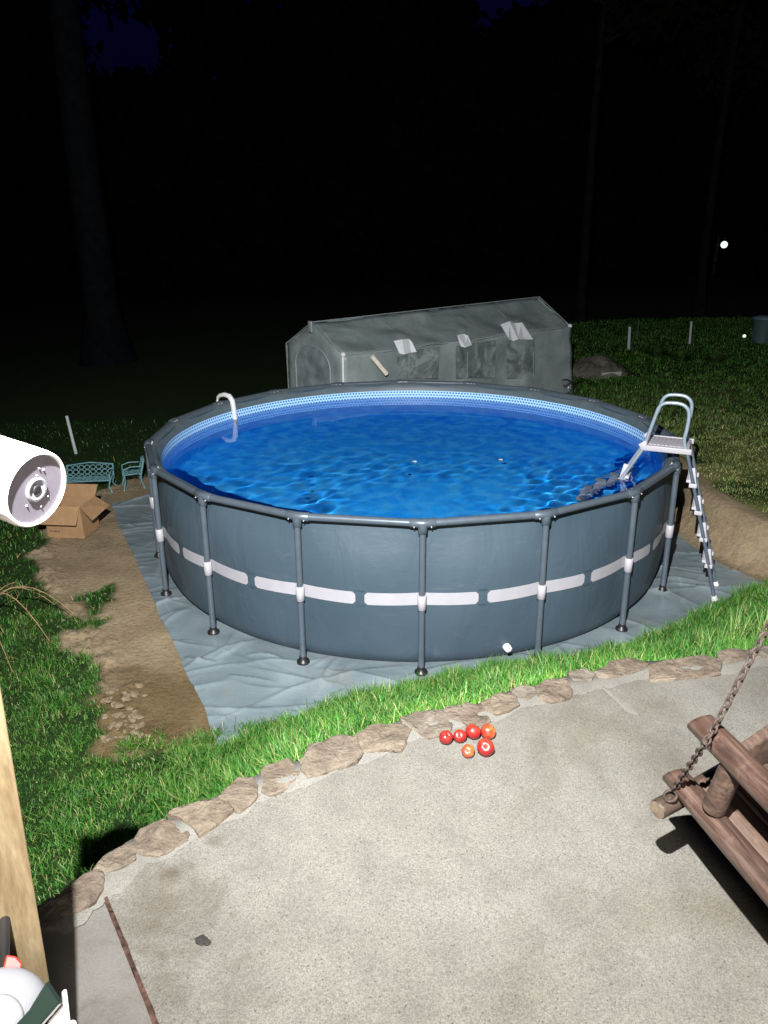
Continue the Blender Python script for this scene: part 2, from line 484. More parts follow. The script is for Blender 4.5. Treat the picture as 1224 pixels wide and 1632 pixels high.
M = dict(
    concrete=mat_concrete('patio_concrete', (.112, .107, .095), (.098, .088, .070)),
    slab=mat_concrete('smooth_concrete', (.105, .099, .092), (.092, .083, .073), .35),
    mortar=mat_concrete('mortar', (.128, .124, .112), (.112, .102, .088), .7),
    stone=mat_stone(), ground=mat_ground(), grass=mat_grass(),
    liner=mat_liner(), tile=mat_tileband(), tarp=mat_tarp(), water=mat_water(), wall=mat_wall(),
    frame=simple('pool_frame_steel', (.085, .11, .14), .38, .25, .5, .1, 9, .1),
    sleeve=simple('rim_sleeve', (.085, .115, .13), .5, 0, .5, .15, 6),
    stripe=simple('pale_stripe', (.33, .33, .37), .45, 0, .4, .05, 8),
    clip=simple('pale_clip', (.35, .345, .385), .4, 0, .4, .05, 8),
    print_dark=simple('stripe_outline', (.032, .058, .075), .45),
    black=simple('black_plastic', (.012, .012, .014), .4),
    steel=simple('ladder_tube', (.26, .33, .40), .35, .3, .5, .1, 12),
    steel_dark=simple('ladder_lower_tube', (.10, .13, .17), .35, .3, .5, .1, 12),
    tread=simple('ladder_plastic', (.40, .395, .44), .5, 0, .4, .06, 30, .2),
    whiteplastic=simple('white_plastic', (.72, .72, .74), .35, 0, .5, .04, 10),
    hook=simple('skimmer_plastic', (.62, .64, .64), .4, 0, .4, .05, 10),
    rust=simple('rusty_iron', (.034, .023, .019), .8, .2, .4, .5, 60, .8),
    card=simple('cardboard', (.30, .185, .10), .9, 0, .2, .12, 14, .1),
    ink=simple('box_print', (.05, .03, .02), .8),
    cast=simple('pale_garden_iron', (.11, .24, .27), .6, 0, .4, .25, 30),
    bark=simple('bark', (.035, .03, .026), .95, 0, .1, .5, 6, 1),
    leaf=simple('dark_leaves', (.004, .006, .003), .9, 0, .05, .3, 3),
    stake=simple('pale_stake', (.40, .46, .48), .5, 0, .3, .1, 30),
    cover=mat_cover(),
    flap=simple('white_flap', (.70, .74, .80), .6, 0, .3, .06, 20),
    mesh_win=simple('window_mesh', (.035, .05, .045), .8, 0, .2, .6, 4),
    darkwire=simple('dark_wire', (.03, .03, .03), .5, .3),
    rubble=simple('rubble', (.12, .115, .095), .95, 0, .1, .5, 5, 1),
)
M['pine'] = mat_wood('new_pine', [(.080, .052, .025), (.135, .100, .055), (.165, .128, .078)], (16, 16, .7), 1.5, .6, .3, .2)
M['log'] = mat_log('peeled_log', [(.011, .0065, .005), (.039, .022, .0165), (.072, .049, .040)], math.radians(78))
M['crosslog'] = mat_log('cross_log', [(.012, .008, .006), (.036, .024, .018), (.066, .048, .038)], math.radians(-32))
M['logpale'] = mat_wood('log_end', [(.05, .035, .025), (.10, .075, .055), (.15, .12, .095)], (1, 1, 1), 30, .8, .2, .6)
M['slat'] = mat_log('seat_plank', [(.014, .008, .006), (.047, .027, .019), (.082, .052, .038)], math.radians(78), .6)

# ------------------------------------------------------------------ the lie of the land
PZ = 1.36                                     # patio level
PATIO_EDGE = [(-2.3, -5), (-2.1, -1), (-1.75, .3), (-1.35, 1.1)] + [tuple(un(px, py, PZ)[:2]) for px, py in
    [(63, 1458), (93, 1435), (151, 1394), (202, 1346), (291, 1300), (364, 1264), (415, 1236), (481, 1214), (569, 1180), (641, 1150),
     (703, 1136), (764, 1124), (812, 1104), (848, 1098), (903, 1080), (948, 1074), (1004, 1058), (1143, 1050), (1224, 1035)]] + [(2.6, 3.3), (4, 3.75), (7, 4.6), (12, 5.6)]
PATIO = PATIO_EDGE + [(12, -5)]
PAD = [tuple(un(px, py, 0)[:2]) for px, py in [(200, 1195), (193, 1150), (190, 1115), (150, 1060), (112, 1005), (60, 925), (55, 890), (62, 845)]] + \
      [(-4.2, 9.0), (-3.6, 9.9), (-2.2, 11.0), (.3, 11.3), (2.6, 10.7), (3.5, 9.3), (3.42, 8.1), (3.46, 7.5), (3.62, 6.95), (3.86, 6.55), (4.4, 6.40), (4.5, 6.18), (3.7, 5.94),
       (3.1, 5.68), (2.1, 5.16), (1.25, 4.97), (.5, 4.80), (-.07, 4.58), (-.61, 4.33), (-1.18, 4.12)]

def height(x, y):
    x = np.asarray(x, float); y = np.asarray(y, float)
    dP = dpoly(x, y, PATIO_EDGE, False)
    far = sstep(9, 14, y)
    base = .42 * sstep(1.4, 3.6, x) * (1 - far) + far * (.12 + .22 * sstep(5, 9, x) + .012 * np.clip(y - 16, 0, 20))
    base = base - .35 * sstep(-6, -14, x)
    base = base + (.05 * (fbm(x * .7, y * .7) - .5) + .03 * (fbm(x * 3, y * 3) - .5)) * sstep(0, 2, dP)
    top = 1.27 - .42 * sstep(.45, 1.1, -x)
    g = base + (top - base) * np.clip(1 - dP / 2.15, 0, 1) ** (1.05 + .25 * sstep(.2, 1.2, -x))
    d = dpoly(x, y, PAD); ins = inpoly(x, y, PAD)
    wdt = .2 + .2 * sstep(1, 3.3, x) * sstep(6.0, 6.5, y)
    h = np.where(ins, 0.0, g * sstep(0, 1, d / wdt))
    n2 = fbm(x * 9 + 3, y * 9)
    rough = (1 - sstep(0, .35, d)) * np.where(x < 2, .10, .06) * (np.abs(n2 - .5) * 2.2)
    rough = rough * np.where((y < 5) & (x > -1.5), 0, 1)
    h = h + np.where(ins, rough * sstep(.0, .05, d) * np.where(x < -1, 1, .3), rough)
    h = h + np.where(ins, .010 * (fbm(x * 5, y * 5) - .5), 0)
    return np.where(inpoly(x, y, PATIO), .95, h)

GP = [tuple(un(px, py, 0)[:2]) for px, py in [(128, 955), (150, 945), (175, 938), (190, 935), (160, 960), (158, 985), (178, 985), (165, 1000), (145, 990), (150, 965)]]
def dirt_mask(x, y):
    d = dpoly(x, y, PAD); ins = inpoly(x, y, PAD)
    sd = np.where(ins, d, -d)
    n = (fbm(x * 2.6, y * 2.6 + 9, 4) - .5)
    left = (x < -1.0)
    k = sd + n * np.where(left, .5, .12)
    k = k + np.where((x > 2.8) & (y > 6.1), .52, 0)            # cut bank on the right
    k = k + np.where((x < -1.3) & (y < 5.6), .10, 0)
    k = k - .5 * sstep(-2.6, -4.4, x) * (y < 8) * 0
    front = (~left) & (y < 6.1)
    k = np.where(front, sd - .03, k)
    m = sstep(-.04, .04, k)
    gp = sstep(.10, -.05, np.where(inpoly(x, y, GP), -dpoly(x, y, GP), dpoly(x, y, GP)) + .35 * (fbm(x * 8, y * 8) - .5))
    m = m * (1 - gp)
    far = np.hypot(x - 4.7, (y - 16.6) * .8)
    return np.maximum(m, .0)

# ------------------------------------------------------------------ ground sheet
def axis(lo, hi, a, b, step, grow=1.13):
    c = list(np.arange(a, b + 1e-6, step))
    s = step
    while c[-1] < hi: s *= grow; c.append(c[-1] + s)
    s = step
    while c[0] > lo: s *= grow; c.insert(0, c[0] - s)
    return np.array(c)
gx = axis(-180, 180, -5.2, 5.2, .035); gy = axis(-30, 260, 1.4, 9.6, .035)
GX, GY = np.meshgrid(gx, gy)
GZ = height(GX, GY)
dm = dirt_mask(GX, GY)
pd_ = un(255, 1150, 0)
damp = sstep(.95, .35, np.hypot((GX - pd_.x) * .9, GY - pd_.y) + .9 * (fbm(GX * 3, GY * 3) - .5))
ground = grid_obj('ground', GX, GY, GZ, M['ground'], attr={'dirt': dm, 'damp': damp, 'lawn': sstep(2.6, 3.4, GX) * sstep(5.8, 6.4, GY) * sstep(20, 8, GY) * sstep(.25, .6, fbm(GX * 1.5 + 31, GY * 1.5, 5))})
tag(ground, kind='structure')

# ------------------------------------------------------------------ plastic sheet under the pool
ty = np.arange(3.95, 10.9, .014)
xl = np.where(ty < 8.91, -1.18 + (ty - 4.16) * (-3.57 + 1.18) / (8.91 - 4.16), -3.57 + (ty - 8.91) * 1.3)
xl = xl + .022 * (fbm(ty * 2.2, ty * 0 + 4, 4) - .5) * 2
xr = np.interp(ty, [3.9, 6.25, 6.40, 6.9, 7.6, 9, 10.9], [4.35, 4.35, 3.78, 3.52, 3.36, 3.3, 2.2])
tt = np.linspace(0, 1, 520)
TX = xl[:, None] * (1 - tt) + xr[:, None] * tt
TY = np.repeat(ty[:, None], 520, 1)
TY = TY + .03 * (fbm(TX * 1.3, TY * 1.3) - .5)
wr = .006 * fbm(TX * 1.1, TY * 1.1, 3)
cr_ = np.random.default_rng(14)
for i in range(300):
    while True:
        cx_, cy_ = cr_.uniform(-3.6, 4.2), cr_.uniform(4.1, 9.5)
        if math.hypot(cx_ - .287, cy_ - 7.69) > 2.6: break
    th_ = cr_.normal(.12, .45) if i % 3 else math.atan2(cy_ - 7.69, cx_ - .287) + cr_.normal(0, .3)
    L_ = cr_.uniform(.12, .75); w_ = cr_.uniform(.006, .020); am = cr_.uniform(.15, 1) ** 1.5 * .030
    du = (TX - cx_) * math.cos(th_) + (TY - cy_) * math.sin(th_); dv = -(TX - cx_) * math.sin(th_) + (TY - cy_) * math.cos(th_)
    dv = dv + cr_.uniform(-.25, .25) * du * du / L_
    asym = np.where(dv > 0, w_, w_ * cr_.uniform(1.2, 4))
    wr = wr + am * np.exp(-np.abs(dv) / asym) * np.clip(1 - (du / L_) ** 2, 0, 1)
rr = np.hypot(TX - .287, TY - 7.69)
aa = np.arctan2(TY - 7.69, TX - .287)
wr = wr + .014 * np.exp(-((rr - 2.86) / .10) ** 2) * (.6 + .6 * np.sin(aa * 23 + 5 * fbm(TX, TY)))    # tucked fold round the wall
wr = wr * sstep(2.55, 2.75, rr)
sheet = grid_obj('ground_sheet', TX, TY, .014 + wr, M['tarp'])
tag(sheet, 'wrinkled grey-blue plastic ground sheet spread on the dirt beneath the round pool', 'ground sheet')

# ------------------------------------------------------------------ patio
def slab(name, poly, z0, z1, m):
    b = MB(); n = len(poly)
    V = [(x, y, z1) for x, y in poly] + [(x, y, z0) for x, y in poly]
    b.add(V, [tuple(range(n))], False)
    b.add(V, [(i, n + i, n + (i + 1) % n, (i + 1) % n) for i in range(n)], False)
    o = b.build(name, m); return tag(o, kind='structure')
J0 = un(163, 1418, PZ); J1 = un(252, 1640, PZ)
jd = (J1 - J0).normalized(); J2 = J1 + jd * 6; jn = Vector((jd.y, -jd.x, 0)) * .0065
if jn.x < 0: jn = -jn
edgeR = [p for p in PATIO_EDGE if p[0] > J0.x + .02]
edgeL = [p for p in PATIO_EDGE if p[0] < J0.x - .02]
mainp = [tuple((J2 + jn)[:2]), tuple((J0 + jn)[:2])] + edgeR + [(12, J2.y)]
slab('patio', mainp[::-1], PZ - .16, PZ, M['concrete'])
sidep = edgeL + [tuple((J0 - jn)[:2]), tuple((J2 - jn)[:2])]
slab('patio_side', sidep[::-1], PZ - .16, PZ - .004, M['slab'])
b = MB()
k = 60
pts = [J0 + (J2 - J0) * (i / k * .35) for i in range(k + 1)]
for i in range(k):
    p, q = pts[i], pts[i + 1]
    w0, w1 = .45 + .9 * float(vnoise(i * .8, 1.0)), .45 + .9 * float(vnoise((i + 1) * .8, 1.0))
    z0, z1 = PZ + .001 + .003 * math.sin(i * 2.3), PZ + .001 + .003 * math.sin((i + 1) * 2.3)
    b.add([p + jn * w0 + Vector((0, 0, z0 - PZ)), p - jn * w0 + Vector((0, 0, z0 - PZ)), q - jn * w1 + Vector((0, 0, z1 - PZ)), q + jn * w1 + Vector((0, 0, z1 - PZ))], [(0, 1, 2, 3)], False)
tag(b.build('expansion_joint', simple('rotten_joint', (.040, .023, .018), .95, 0, .1, .8, 45, 1)), kind='structure')

# mortar band under and between the edging stones
E3 = [Vector((x, y, 0)) for x, y in PATIO_EDGE if -1.3 < x < 4.2]
ms = []
for i in range(len(E3) - 1):
    for t in np.linspace(0, 1, 8, endpoint=False): ms.append(E3[i].lerp(E3[i + 1], t))
b = MB(); V = []
for i, p in enumerate(ms):
    t = (ms[min(i + 2, len(ms) - 1)] - ms[max(i - 2, 0)]).normalized(); nrm = Vector((t.y, -t.x, 0))
    wi = .105 + .03 * float(vnoise(i * .35, 3.0)) + .015 * float(vnoise(i * 1.3, 8.0))
    V += [p - nrm * .005 + Vector((0, 0, PZ - .16)), p - nrm * .005 + Vector((0, 0, PZ + .006)), p + nrm * (wi * .6) + Vector((0, 0, PZ + .010)), p + nrm * wi + Vector((0, 0, PZ + .0015))]
F = []
for i in range(len(ms) - 1):
    for j in range(3): F.append((i * 4 + j, i * 4 + j + 1, i * 4 + 4 + j + 1, i * 4 + 4 + j))
b.add(V, F, True)
tag(b.build('mortar_band', M['mortar']), kind='structure')

STONES = [
 ([(63,1450),(78,1437),(93,1434),(99,1462),(99,1475),(69,1483)], 'small brown edging stone at the left end of the row beside the pine board'),
 ([(95,1434),(117,1413),(151,1394),(163,1397),(165,1420),(151,1440),(130,1452),(101,1461)], 'dark flat edging stone that the reddish concrete joint runs up to'),
 ([(153,1389),(171,1365),(202,1346),(213,1344),(219,1358),(215,1375),(192,1385),(165,1395)], 'grey brown edging stone just right of the concrete joint, third from the left end'),
 ([(220,1337),(228,1323),(261,1309),(291,1313),(297,1325),(294,1341),(274,1354),(254,1364),(226,1363),(221,1351)], 'large rounded tan edging stone, fourth from the left, with a cream lower face'),
 ([(271,1299),(291,1290),(336,1282),(357,1287),(365,1297),(343,1317),(319,1334),(309,1323),(293,1309)], 'broad pale edging stone with a pointed lower corner, fifth from the left'),
 ([(346,1281),(364,1262),(381,1248),(401,1243),(410,1255),(408,1272),(394,1286),(381,1296),(365,1289)], 'oval brown edging stone tilted up to the right, sixth from the left'),
 ([(417,1230),(430,1218),(459,1212),(477,1226),(478,1233),(470,1245),(459,1256),(435,1267),(420,1262),(424,1247)], 'mottled brown edging stone left of the longest stone, seventh from the left'),
 ([(483,1214),(497,1198),(532,1183),(565,1184),(572,1205),(564,1217),(526,1230),(493,1240),(485,1227)], 'long brown edging stone with a dark dent in its top, eighth from the left'),
 ([(571,1178),(594,1161),(641,1159),(650,1168),(645,1183),(637,1199),(618,1196),(582,1202),(575,1189)], 'blocky tan edging stone with a straight front, second left of the tomatoes'),
 ([(644,1148),(665,1137),(703,1136),(720,1153),(714,1165),(681,1178),(665,1167),(649,1157)], 'pinkish edging stone just left of the tomatoes, coming to a point'),
 ([(707,1134),(722,1129),(743,1126),(765,1129),(775,1138),(777,1150),(752,1159),(735,1150),(719,1147)], 'edging stone directly behind the red tomatoes'),
 ([(768,1124),(785,1114),(802,1108),(820,1117),(823,1127),(808,1135),(792,1141),(780,1137)], 'edging stone behind the right end of the tomatoes, chipped with pale mortar'),
 ([(814,1103),(831,1096),(852,1099),(853,1109),(838,1118),(827,1114)], 'smallest edging stone, between two larger ones right of the tomatoes'),
 ([(857,1096),(874,1089),(901,1087),(911,1105),(905,1114),(880,1120),(860,1114)], 'smooth wedge shaped edging stone two places right of the smallest gap stone'),
 ([(906,1074),(931,1072),(946,1080),(942,1087),(914,1088)], 'low thin edging stone where a pale crack in the concrete starts'),
 ([(951,1073),(974,1061),(1004,1055),(1029,1063),(1022,1070),(987,1081),(961,1083)], 'rounded red brown edging stone left of the widest slab stone'),
 ([(1038,1063),(1068,1055),(1124,1049),(1141,1054),(1142,1076),(1085,1082),(1042,1085)], 'widest flat reddish slab stone near the right end of the edging'),
 ([(1145,1045),(1171,1039),(1191,1041),(1189,1054),(1152,1060)], 'grey edging stone right of the widest slab stone'),
 ([(1195,1038),(1224,1032),(1250,1030),(1246,1046),(1203,1051)], 'brown edging stone behind the swing chain at the right picture edge'),
]
for si, (poly, lab) in enumerate(STONES):
    P = [un(px, py, PZ) for px, py in poly]
    c = sum(P, Vector()) / len(P)
    # dense rounded outline
    ring = []
    n = len(P)
    for i in range(n):
        a, bb, d = P[i - 1], P[i], P[(i + 1) % n]
        for t in (0, .25, .5, .75):
            # corner-cutting spline
            m0 = (a + bb) / 2; m1 = (bb + d) / 2
            q = m0 * (1 - t) ** 2 + bb * 2 * t * (1 - t) + m1 * t * t
            ring.append(q.lerp(bb, .75 * (1 - abs(2 * t - 1))))
    ring = [c + (q - c) * (1.17 + .10 * (float(vnoise(si * 7 + i * .8, 2.2)) - .5)) for i, q in enumerate(ring)]
    hgt = .010 + .010 * ((si * 37) % 10) / 10
    N = len(ring); levels = [(1.0, -.13), (1.0, -.01), (.995, .55), (.975, .85), (.93, 1.0), (.80, 1.04), (.60, 1.06), (.36, 1.07), (.15, 1.07)]
    V = []
    for s_, hz in levels:
        for i, q in enumerate(ring):
            p = c + (q - c) * s_
            z = PZ + (hz if hz < 0 else hz * hgt)
            nz = (float(fbm(p.x * 14 + si, p.y * 14, 3)) - .5)
            if hz > .3: z += nz * .020; p = p + (q - c).normalized() * nz * .022
            V.append((p.x, p.y, z))
    V.append((c.x, c.y, PZ + 1.07 * hgt + (float(fbm(c.x * 14 + si, c.y * 14, 3)) - .5) * .020))
    F = []
    for L in range(len(levels) - 1):
        for i in range(N): F.append((L * N + i, L * N + (i + 1) % N, (L + 1) * N + (i + 1) % N, (L + 1) * N + i))
    for i in range(N): F.append(((len(levels) - 1) * N + i, (len(levels) - 1) * N + (i + 1) % N, len(V) - 1))
    o = MB().add(V, F, True).build('edging_stone', M['stone'], origin=(c.x, c.y, PZ))
    tag(o, lab, 'edging stone', 'edging stones along the patio edge')

# pale crack repair on the patio
b = MB()
cr = [un(px, py, PZ) for px, py in [(944, 1088), (962, 1096), (985, 1116), (1003, 1130), (1018, 1141)]]
V = []
for i, p in enumerate(cr):
    w = [.006, .009, .012, .02, .006][i]
    V += [p + Vector((-w, -w, .002)), p + Vector((0, 0, .005)), p + Vector((w, w, .002))]
b.add(V, [(i * 3 + j, i * 3 + j + 1, i * 3 + 4 + j, i * 3 + 3 + j) for i in range(len(cr) - 1) for j in (0, 1)], True)
tag(b.build('patio_crack', M['mortar']), kind='structure')

# dry leaf scrap on the patio
p = un(326, 1503, PZ)
b = MB()
for i in range(7):
    a = i * .9; r = .006 + .003 * (i % 3)
    c = p + Vector((.011 * math.cos(a * 2.1), .007 * math.sin(a * 1.7), .004 + .001 * i))
    V = [c + Vector((r * math.cos(a + t) * 1.6, r * math.sin(a + t), .004 * math.sin(3 * t + i))) for t in np.linspace(0, 2 * math.pi, 7)[:-1]]
    b.add(V + [c + Vector((0, 0, .005))], [(j, (j + 1) % 6, 6) for j in range(6)], True)
tag(b.build('dead_leaf', simple('dead_leaf', (.008, .006, .005), .8)), 'crumpled dark dead leaf lying on the bare concrete at lower left', 'leaf')

# ------------------------------------------------------------------ grass
def blades(xy, hgt, width, lean, rnd):
    n = len(xy)
    z = height(xy[:, 0], xy[:, 1])
    hgt = hgt * (.55 + .95 * sstep(.3, .7, fbm(xy[:, 0] * 6.5, xy[:, 1] * 6.5 + 70, 3)))
    az = rng.random(n) * 2 * math.pi; dr = az + rng.normal(0, .6, n)
    sx, sy = np.cos(az) * width / 2, np.sin(az) * width / 2
    lx, ly = -np.sin(dr) * lean * hgt, np.cos(dr) * lean * hgt
    up = hgt * np.sqrt(np.clip(1 - lean ** 2 * .8, .1, 1))
    P = np.zeros((n, 7, 3))
    for i, (t, w) in enumerate([(0, 1.0), (.42, .9), (.78, .6)]):
        bx = xy[:, 0] + lx * t ** 1.9; by = xy[:, 1] + ly * t ** 1.9; bz = z - .006 + up * (t - .22 * lean * t * t)
        P[:, 2 * i] = np.stack([bx - sx * w, by - sy * w, bz], -1)
        P[:, 2 * i + 1] = np.stack([bx + sx * w, by + sy * w, bz], -1)
    P[:, 6] = np.stack([xy[:, 0] + lx, xy[:, 1] + ly, z - .006 + up * (1 - .28 * lean)], -1)
    return P, rnd

def scatter(x0, x1, y0, y1, dens, keep):
    n = int((x1 - x0) * (y1 - y0) * dens)
    p = np.stack([rng.uniform(x0, x1, n), rng.uniform(y0, y1, n)], -1)
    return p[keep(p[:, 0], p[:, 1])]

def ok(x, y):
    d = dpoly(x, y, PAD); ins = inpoly(x, y, PAD)
    k = (dirt_mask(x, y) < .5) & ~inpoly(x, y, PATIO) & (np.hypot(x - .287, y - 7.69) > 2.8)
    clump = fbm(x * 3, y * 3 + 40)
    return k & (rng.random(len(x)) < .35 + 1.1 * clump)
BL = []
# bank in front of the pool
p = scatter(-1.4, 4.4, 1.9, 6.4, 9000, lambda x, y: ok(x, y) & (y < 6.2))
n = len(p); BL.append(blades(p, rng.uniform(.04, .095, n) * (1 + .5 * fbm(p[:, 0] * 5, p[:, 1] * 5)), rng.uniform(.003, .0062, n), rng.uniform(.15, .95, n), rng.random(n) ** 1.1))
# slope and lawn at the left
p = scatter(-3.4, -1.4, 1.2, 6.0, 6500, ok)
n = len(p); BL.append(blades(p, rng.uniform(.03, .075, n), rng.uniform(.003, .0065, n), rng.uniform(.2, .95, n), rng.random(n)))
p = scatter(-7, -2.4, 5.0, 13, 1100, ok)
p = p[(p[:, 1] > 6.0) & (rng.random(len(p)) < 1.15 - .9 * sstep(7.5, 10.5, p[:, 1]))]
n = len(p); BL.append(blades(p, rng.uniform(.03, .075, n), rng.uniform(.006, .011, n), rng.uniform(.2, .9, n), rng.random(n) * .8 * (1 - .8 * sstep(7.5, 10, p[:, 1]))))  # blades coloured darker towards the back, standing in for light falloff
p = scatter(-5.5, -3.4, 3.0, 6.0, 2500, ok)
n = len(p); BL.append(blades(p, rng.uniform(.03, .08, n), rng.uniform(.005, .009, n), rng.uniform(.2, .9, n), rng.random(n) * .8))
# lawn to the right
p = scatter(3.0, 10, 6.2, 17, 1900, ok)
p = p[rng.random(len(p)) < (1 - .85 * sstep(9, 17, p[:, 1])) * (1 - .8 * sstep(6.5, 10, p[:, 0]) * sstep(12, 8, p[:, 1]))]
n = len(p); BL.append(blades(p, rng.uniform(.015, .042, n), rng.uniform(.005, .010, n), rng.uniform(.2, .9, n), np.clip(rng.random(n) * .6 + .42, 0, 1)))
p = scatter(1.5, 15, 9.5, 26, 480, ok)
p = p[rng.random(len(p)) < sstep(9, 15, p[:, 1])]
n = len(p); BL.append(blades(p, rng.uniform(.04, .09, n), rng.uniform(.012, .02, n), rng.uniform(.2, .9, n), np.clip(rng.random(n) * .9, 0, 1)))
# overhanging tufts along the patio stones
q = np.array([[m_.x, m_.y] for m_ in ms]); ii = rng.integers(0, len(q), 5000)
p = q[ii] + rng.normal(0, .045, (5000, 2)) + np.array([-.02, .07]); p = p[~inpoly(p[:, 0], p[:, 1], PATIO)]
n = len(p); BL.append(blades(p, rng.uniform(.06, .13, n), rng.uniform(.003, .006, n), rng.uniform(.2, .8, n), rng.random(n)))
# ragged fringe creeping over the sheet edge
fr = np.array([(x, y) for x, y in PAD if y < 6.2 and x > -1.9]); fr = fr[np.argsort(fr[:, 0])]
t = rng.uniform(-1.8, 4.0, 9000); p = np.stack([t, np.interp(t, fr[:, 0], fr[:, 1]) + rng.normal(-.02, .05, 9000) + .10 * (vnoise(t * 5, t * 0 + 3) - .5)], -1)
p = p[np.hypot(p[:, 0] - .287, p[:, 1] - 7.69) > 2.80]
n = len(p); BL.append(blades(p, rng.uniform(.04, .10, n), rng.uniform(.003, .006, n), rng.uniform(.3, 1, n), rng.random(n)))
P = np.concatenate([b_[0] for b_ in BL]); R_ = np.concatenate([b_[1] for b_ in BL])
n = len(P); print('blades', n)
base = (np.arange(n) * 7)[:, None]
loops = (base + np.array([0, 1, 3, 2, 2, 3, 5, 4, 4, 5, 6])[None]).ravel()
sizes = np.tile([4, 4, 3], n)
bx0, by0 = P[:, 0, 0], P[:, 0, 1]
dryp = sstep(.47, .66, fbm(bx0 * 1.5 + 31, by0 * 1.5, 5)) * sstep(2.6, 3.6, bx0) * sstep(14, 9, by0) * sstep(5.8, 6.4, by0)
lawn_r = sstep(2.6, 3.4, bx0) * sstep(5.8, 6.4, by0)
dryb = (rng.random(n) < dryp * .85) * rng.uniform(.4, 1, n) + (rng.random(n) < .07) * rng.uniform(.3, .9, n) + lawn_r * sstep(17, 8, by0) * .35
go = fast_mesh('grass', P.reshape(-1, 3), loops, M['grass'], attr={'rnd': np.repeat(R_, 7), 'dry': np.repeat(np.clip(dryb, 0, 1), 7)}, smooth=True, sizes=sizes)
tag(go, 'short bright green grass on the bank and lawn round the pool', 'grass', kind='stuff')

# crumbled clods along the cut edge of the dirt
V = []; F = []
for i in range(90):
    if i < 60:
        a_ = un(rng.normal(200, 14), rng.uniform(1095, 1195), 0)
    else:
        a_ = un(rng.uniform(70, 180), rng.uniform(930, 1090), 0)
    x_, y_ = a_.x + rng.normal(0, .03), a_.y + rng.normal(0, .03)
    r_c = rng.uniform(.008, .034) if i < 60 else rng.uniform(.006, .016)
    z_ = float(height(x_, y_)) + r_c * .05
    o_ = len(V)
    for j in range(5):
        for k in range(7):
            t_ = math.pi * j / 4; ph = 2 * math.pi * k / 7; q_ = r_c * rng.uniform(.7, 1.25)
            V.append((x_ + q_ * math.sin(t_) * math.cos(ph) * 1.3, y_ + q_ * math.sin(t_) * math.sin(ph), z_ + q_ * .7 * math.cos(t_)))
    for j in range(4):
        for k in range(7): F.append((o_ + j * 7 + k, o_ + (j + 1) * 7 + k, o_ + (j + 1) * 7 + (k + 1) % 7, o_ + j * 7 + (k + 1) % 7))
clods = MB().add(V, F, False).build('dirt_clods', simple('clod_soil', (.17, .132, .088), .95, 0, .1, .3, 40, 1))
tag(clods, 'crumbled tan soil clods along the ragged left edge of the bare dirt', 'soil clods', kind='stuff')

# tall seeding grass clumps
def tuft(c, n, h, spread, name, lab, mat, cat='grass clump', group=None, wid=.004):
    b = MB()
    for i in range(n):
        a = random.uniform(0, 2 * math.pi); l = random.uniform(.1, spread)
        hh = h * random.uniform(.55, 1.1)
        q = Vector((c[0] + random.gauss(0, .03), c[1] + random.gauss(0, .03), c[2] - .01))
        d = Vector((math.cos(a), math.sin(a), 0)); s = Vector((-d.y, d.x, 0)) * wid / 2
        pts = [q + d * (l * t ** 1.8) + Vector((0, 0, hh * (t - .25 * l / h * t * t))) for t in (0, .35, .7, 1)]
        V = [pts[0] - s, pts[0] + s, pts[1] - s * .9, pts[1] + s * .9, pts[2] - s * .6, pts[2] + s * .6, pts[3]]
        b.add(V, [(0, 1, 3, 2), (2, 3, 5, 4), (4, 5, 6)], True)
    o = b.build(name, mat, origin=tuple(c)); tag(o, lab, cat, group)
    return o
tall = simple('pale_grass', (.16, .25, .07), .6, 0, .3, .4, 15)
for (px, py, n_, h_, lab) in [(1128, 1028, 22, .16, 'short pale grass tuft on the bank left of the taller pale tufts'),
                              (1168, 1020, 42, .30, 'tall pale seeding grass tuft just left of the swing chain'),
                              (1212, 1016, 40, .28, 'tall pale grass tuft behind the swing chain at the right edge'),
                              (1040, 1035, 14, .13, 'thin pale grass tuft near the pool leg above the round stone')]:
    q = un(px, py, 1.12); z = float(height(q.x, q.y))
    for _ in range(3):
        q = un(px, py, z); z = float(height(q.x, q.y))
    tuft((q.x, q.y, z), n_, h_, .16, 'grass_tuft', lab, tall, group='pale tufts on the bank')

# ------------------------------------------------------------------ the pool
PC = Vector((.287, 7.69, 0)); R0 = 2.74; NL = 18; ZT = 1.285
pool = empty('swimming_pool', (PC.x, PC.y, .02), 0, 'large round above-ground frame pool with slate blue walls, pale stripe and blue water', 'pool')
PO = Vector((PC.x, PC.y, .02))
def pz(z): return z - .02
def pol(r, a, z): return Vector((r * math.cos(a), r * math.sin(a), pz(z)))
A0 = -math.pi / 2 - .0017
# outer wall: bulged panels between legs
def wall_r(a, z):
    k = (a - A0) / (2 * math.pi / NL); fr_ = abs((k - math.floor(k)) - .5) * 2       # 1 at leg, 0 mid panel
    bul = .030 * math.sin(math.pi * min(1, max(0, z / 1.25))) * (1 - fr_ ** 2)
    rr_ = 2.665 + .030 * math.sin(math.pi * min(1, z / 1.25)) + bul
    # straight run between legs at the very top
    chord = 2.70 * math.cos(math.pi / NL) / math.cos((k - math.floor(k) - .5) * 2 * math.pi / NL)
    t = min(1, max(0, (z - .95) / .3))
    if z < .12: rr_ -= .06 * (1 - z / .12) ** 2
    return rr_ * (1 - t) + min(chord - .035, rr_ + .02) * t
na = NL * 16; zs = [.0, .02, .05, .09, .13, .2, .3, .4, .5, .6, .7, .8, .9, 1.0, 1.1, 1.18, 1.255]
V = []; F = []
for z in zs:
    for i in range(na):
        a = A0 + 2 * math.pi * i / na; V.append(pol(wall_r(a, z), a, z + .022))
for j in range(len(zs) - 1):
    for i in range(na): F.append((j * na + i, j * na + (i + 1) % na, (j + 1) * na + (i + 1) % na, (j + 1) * na + i))
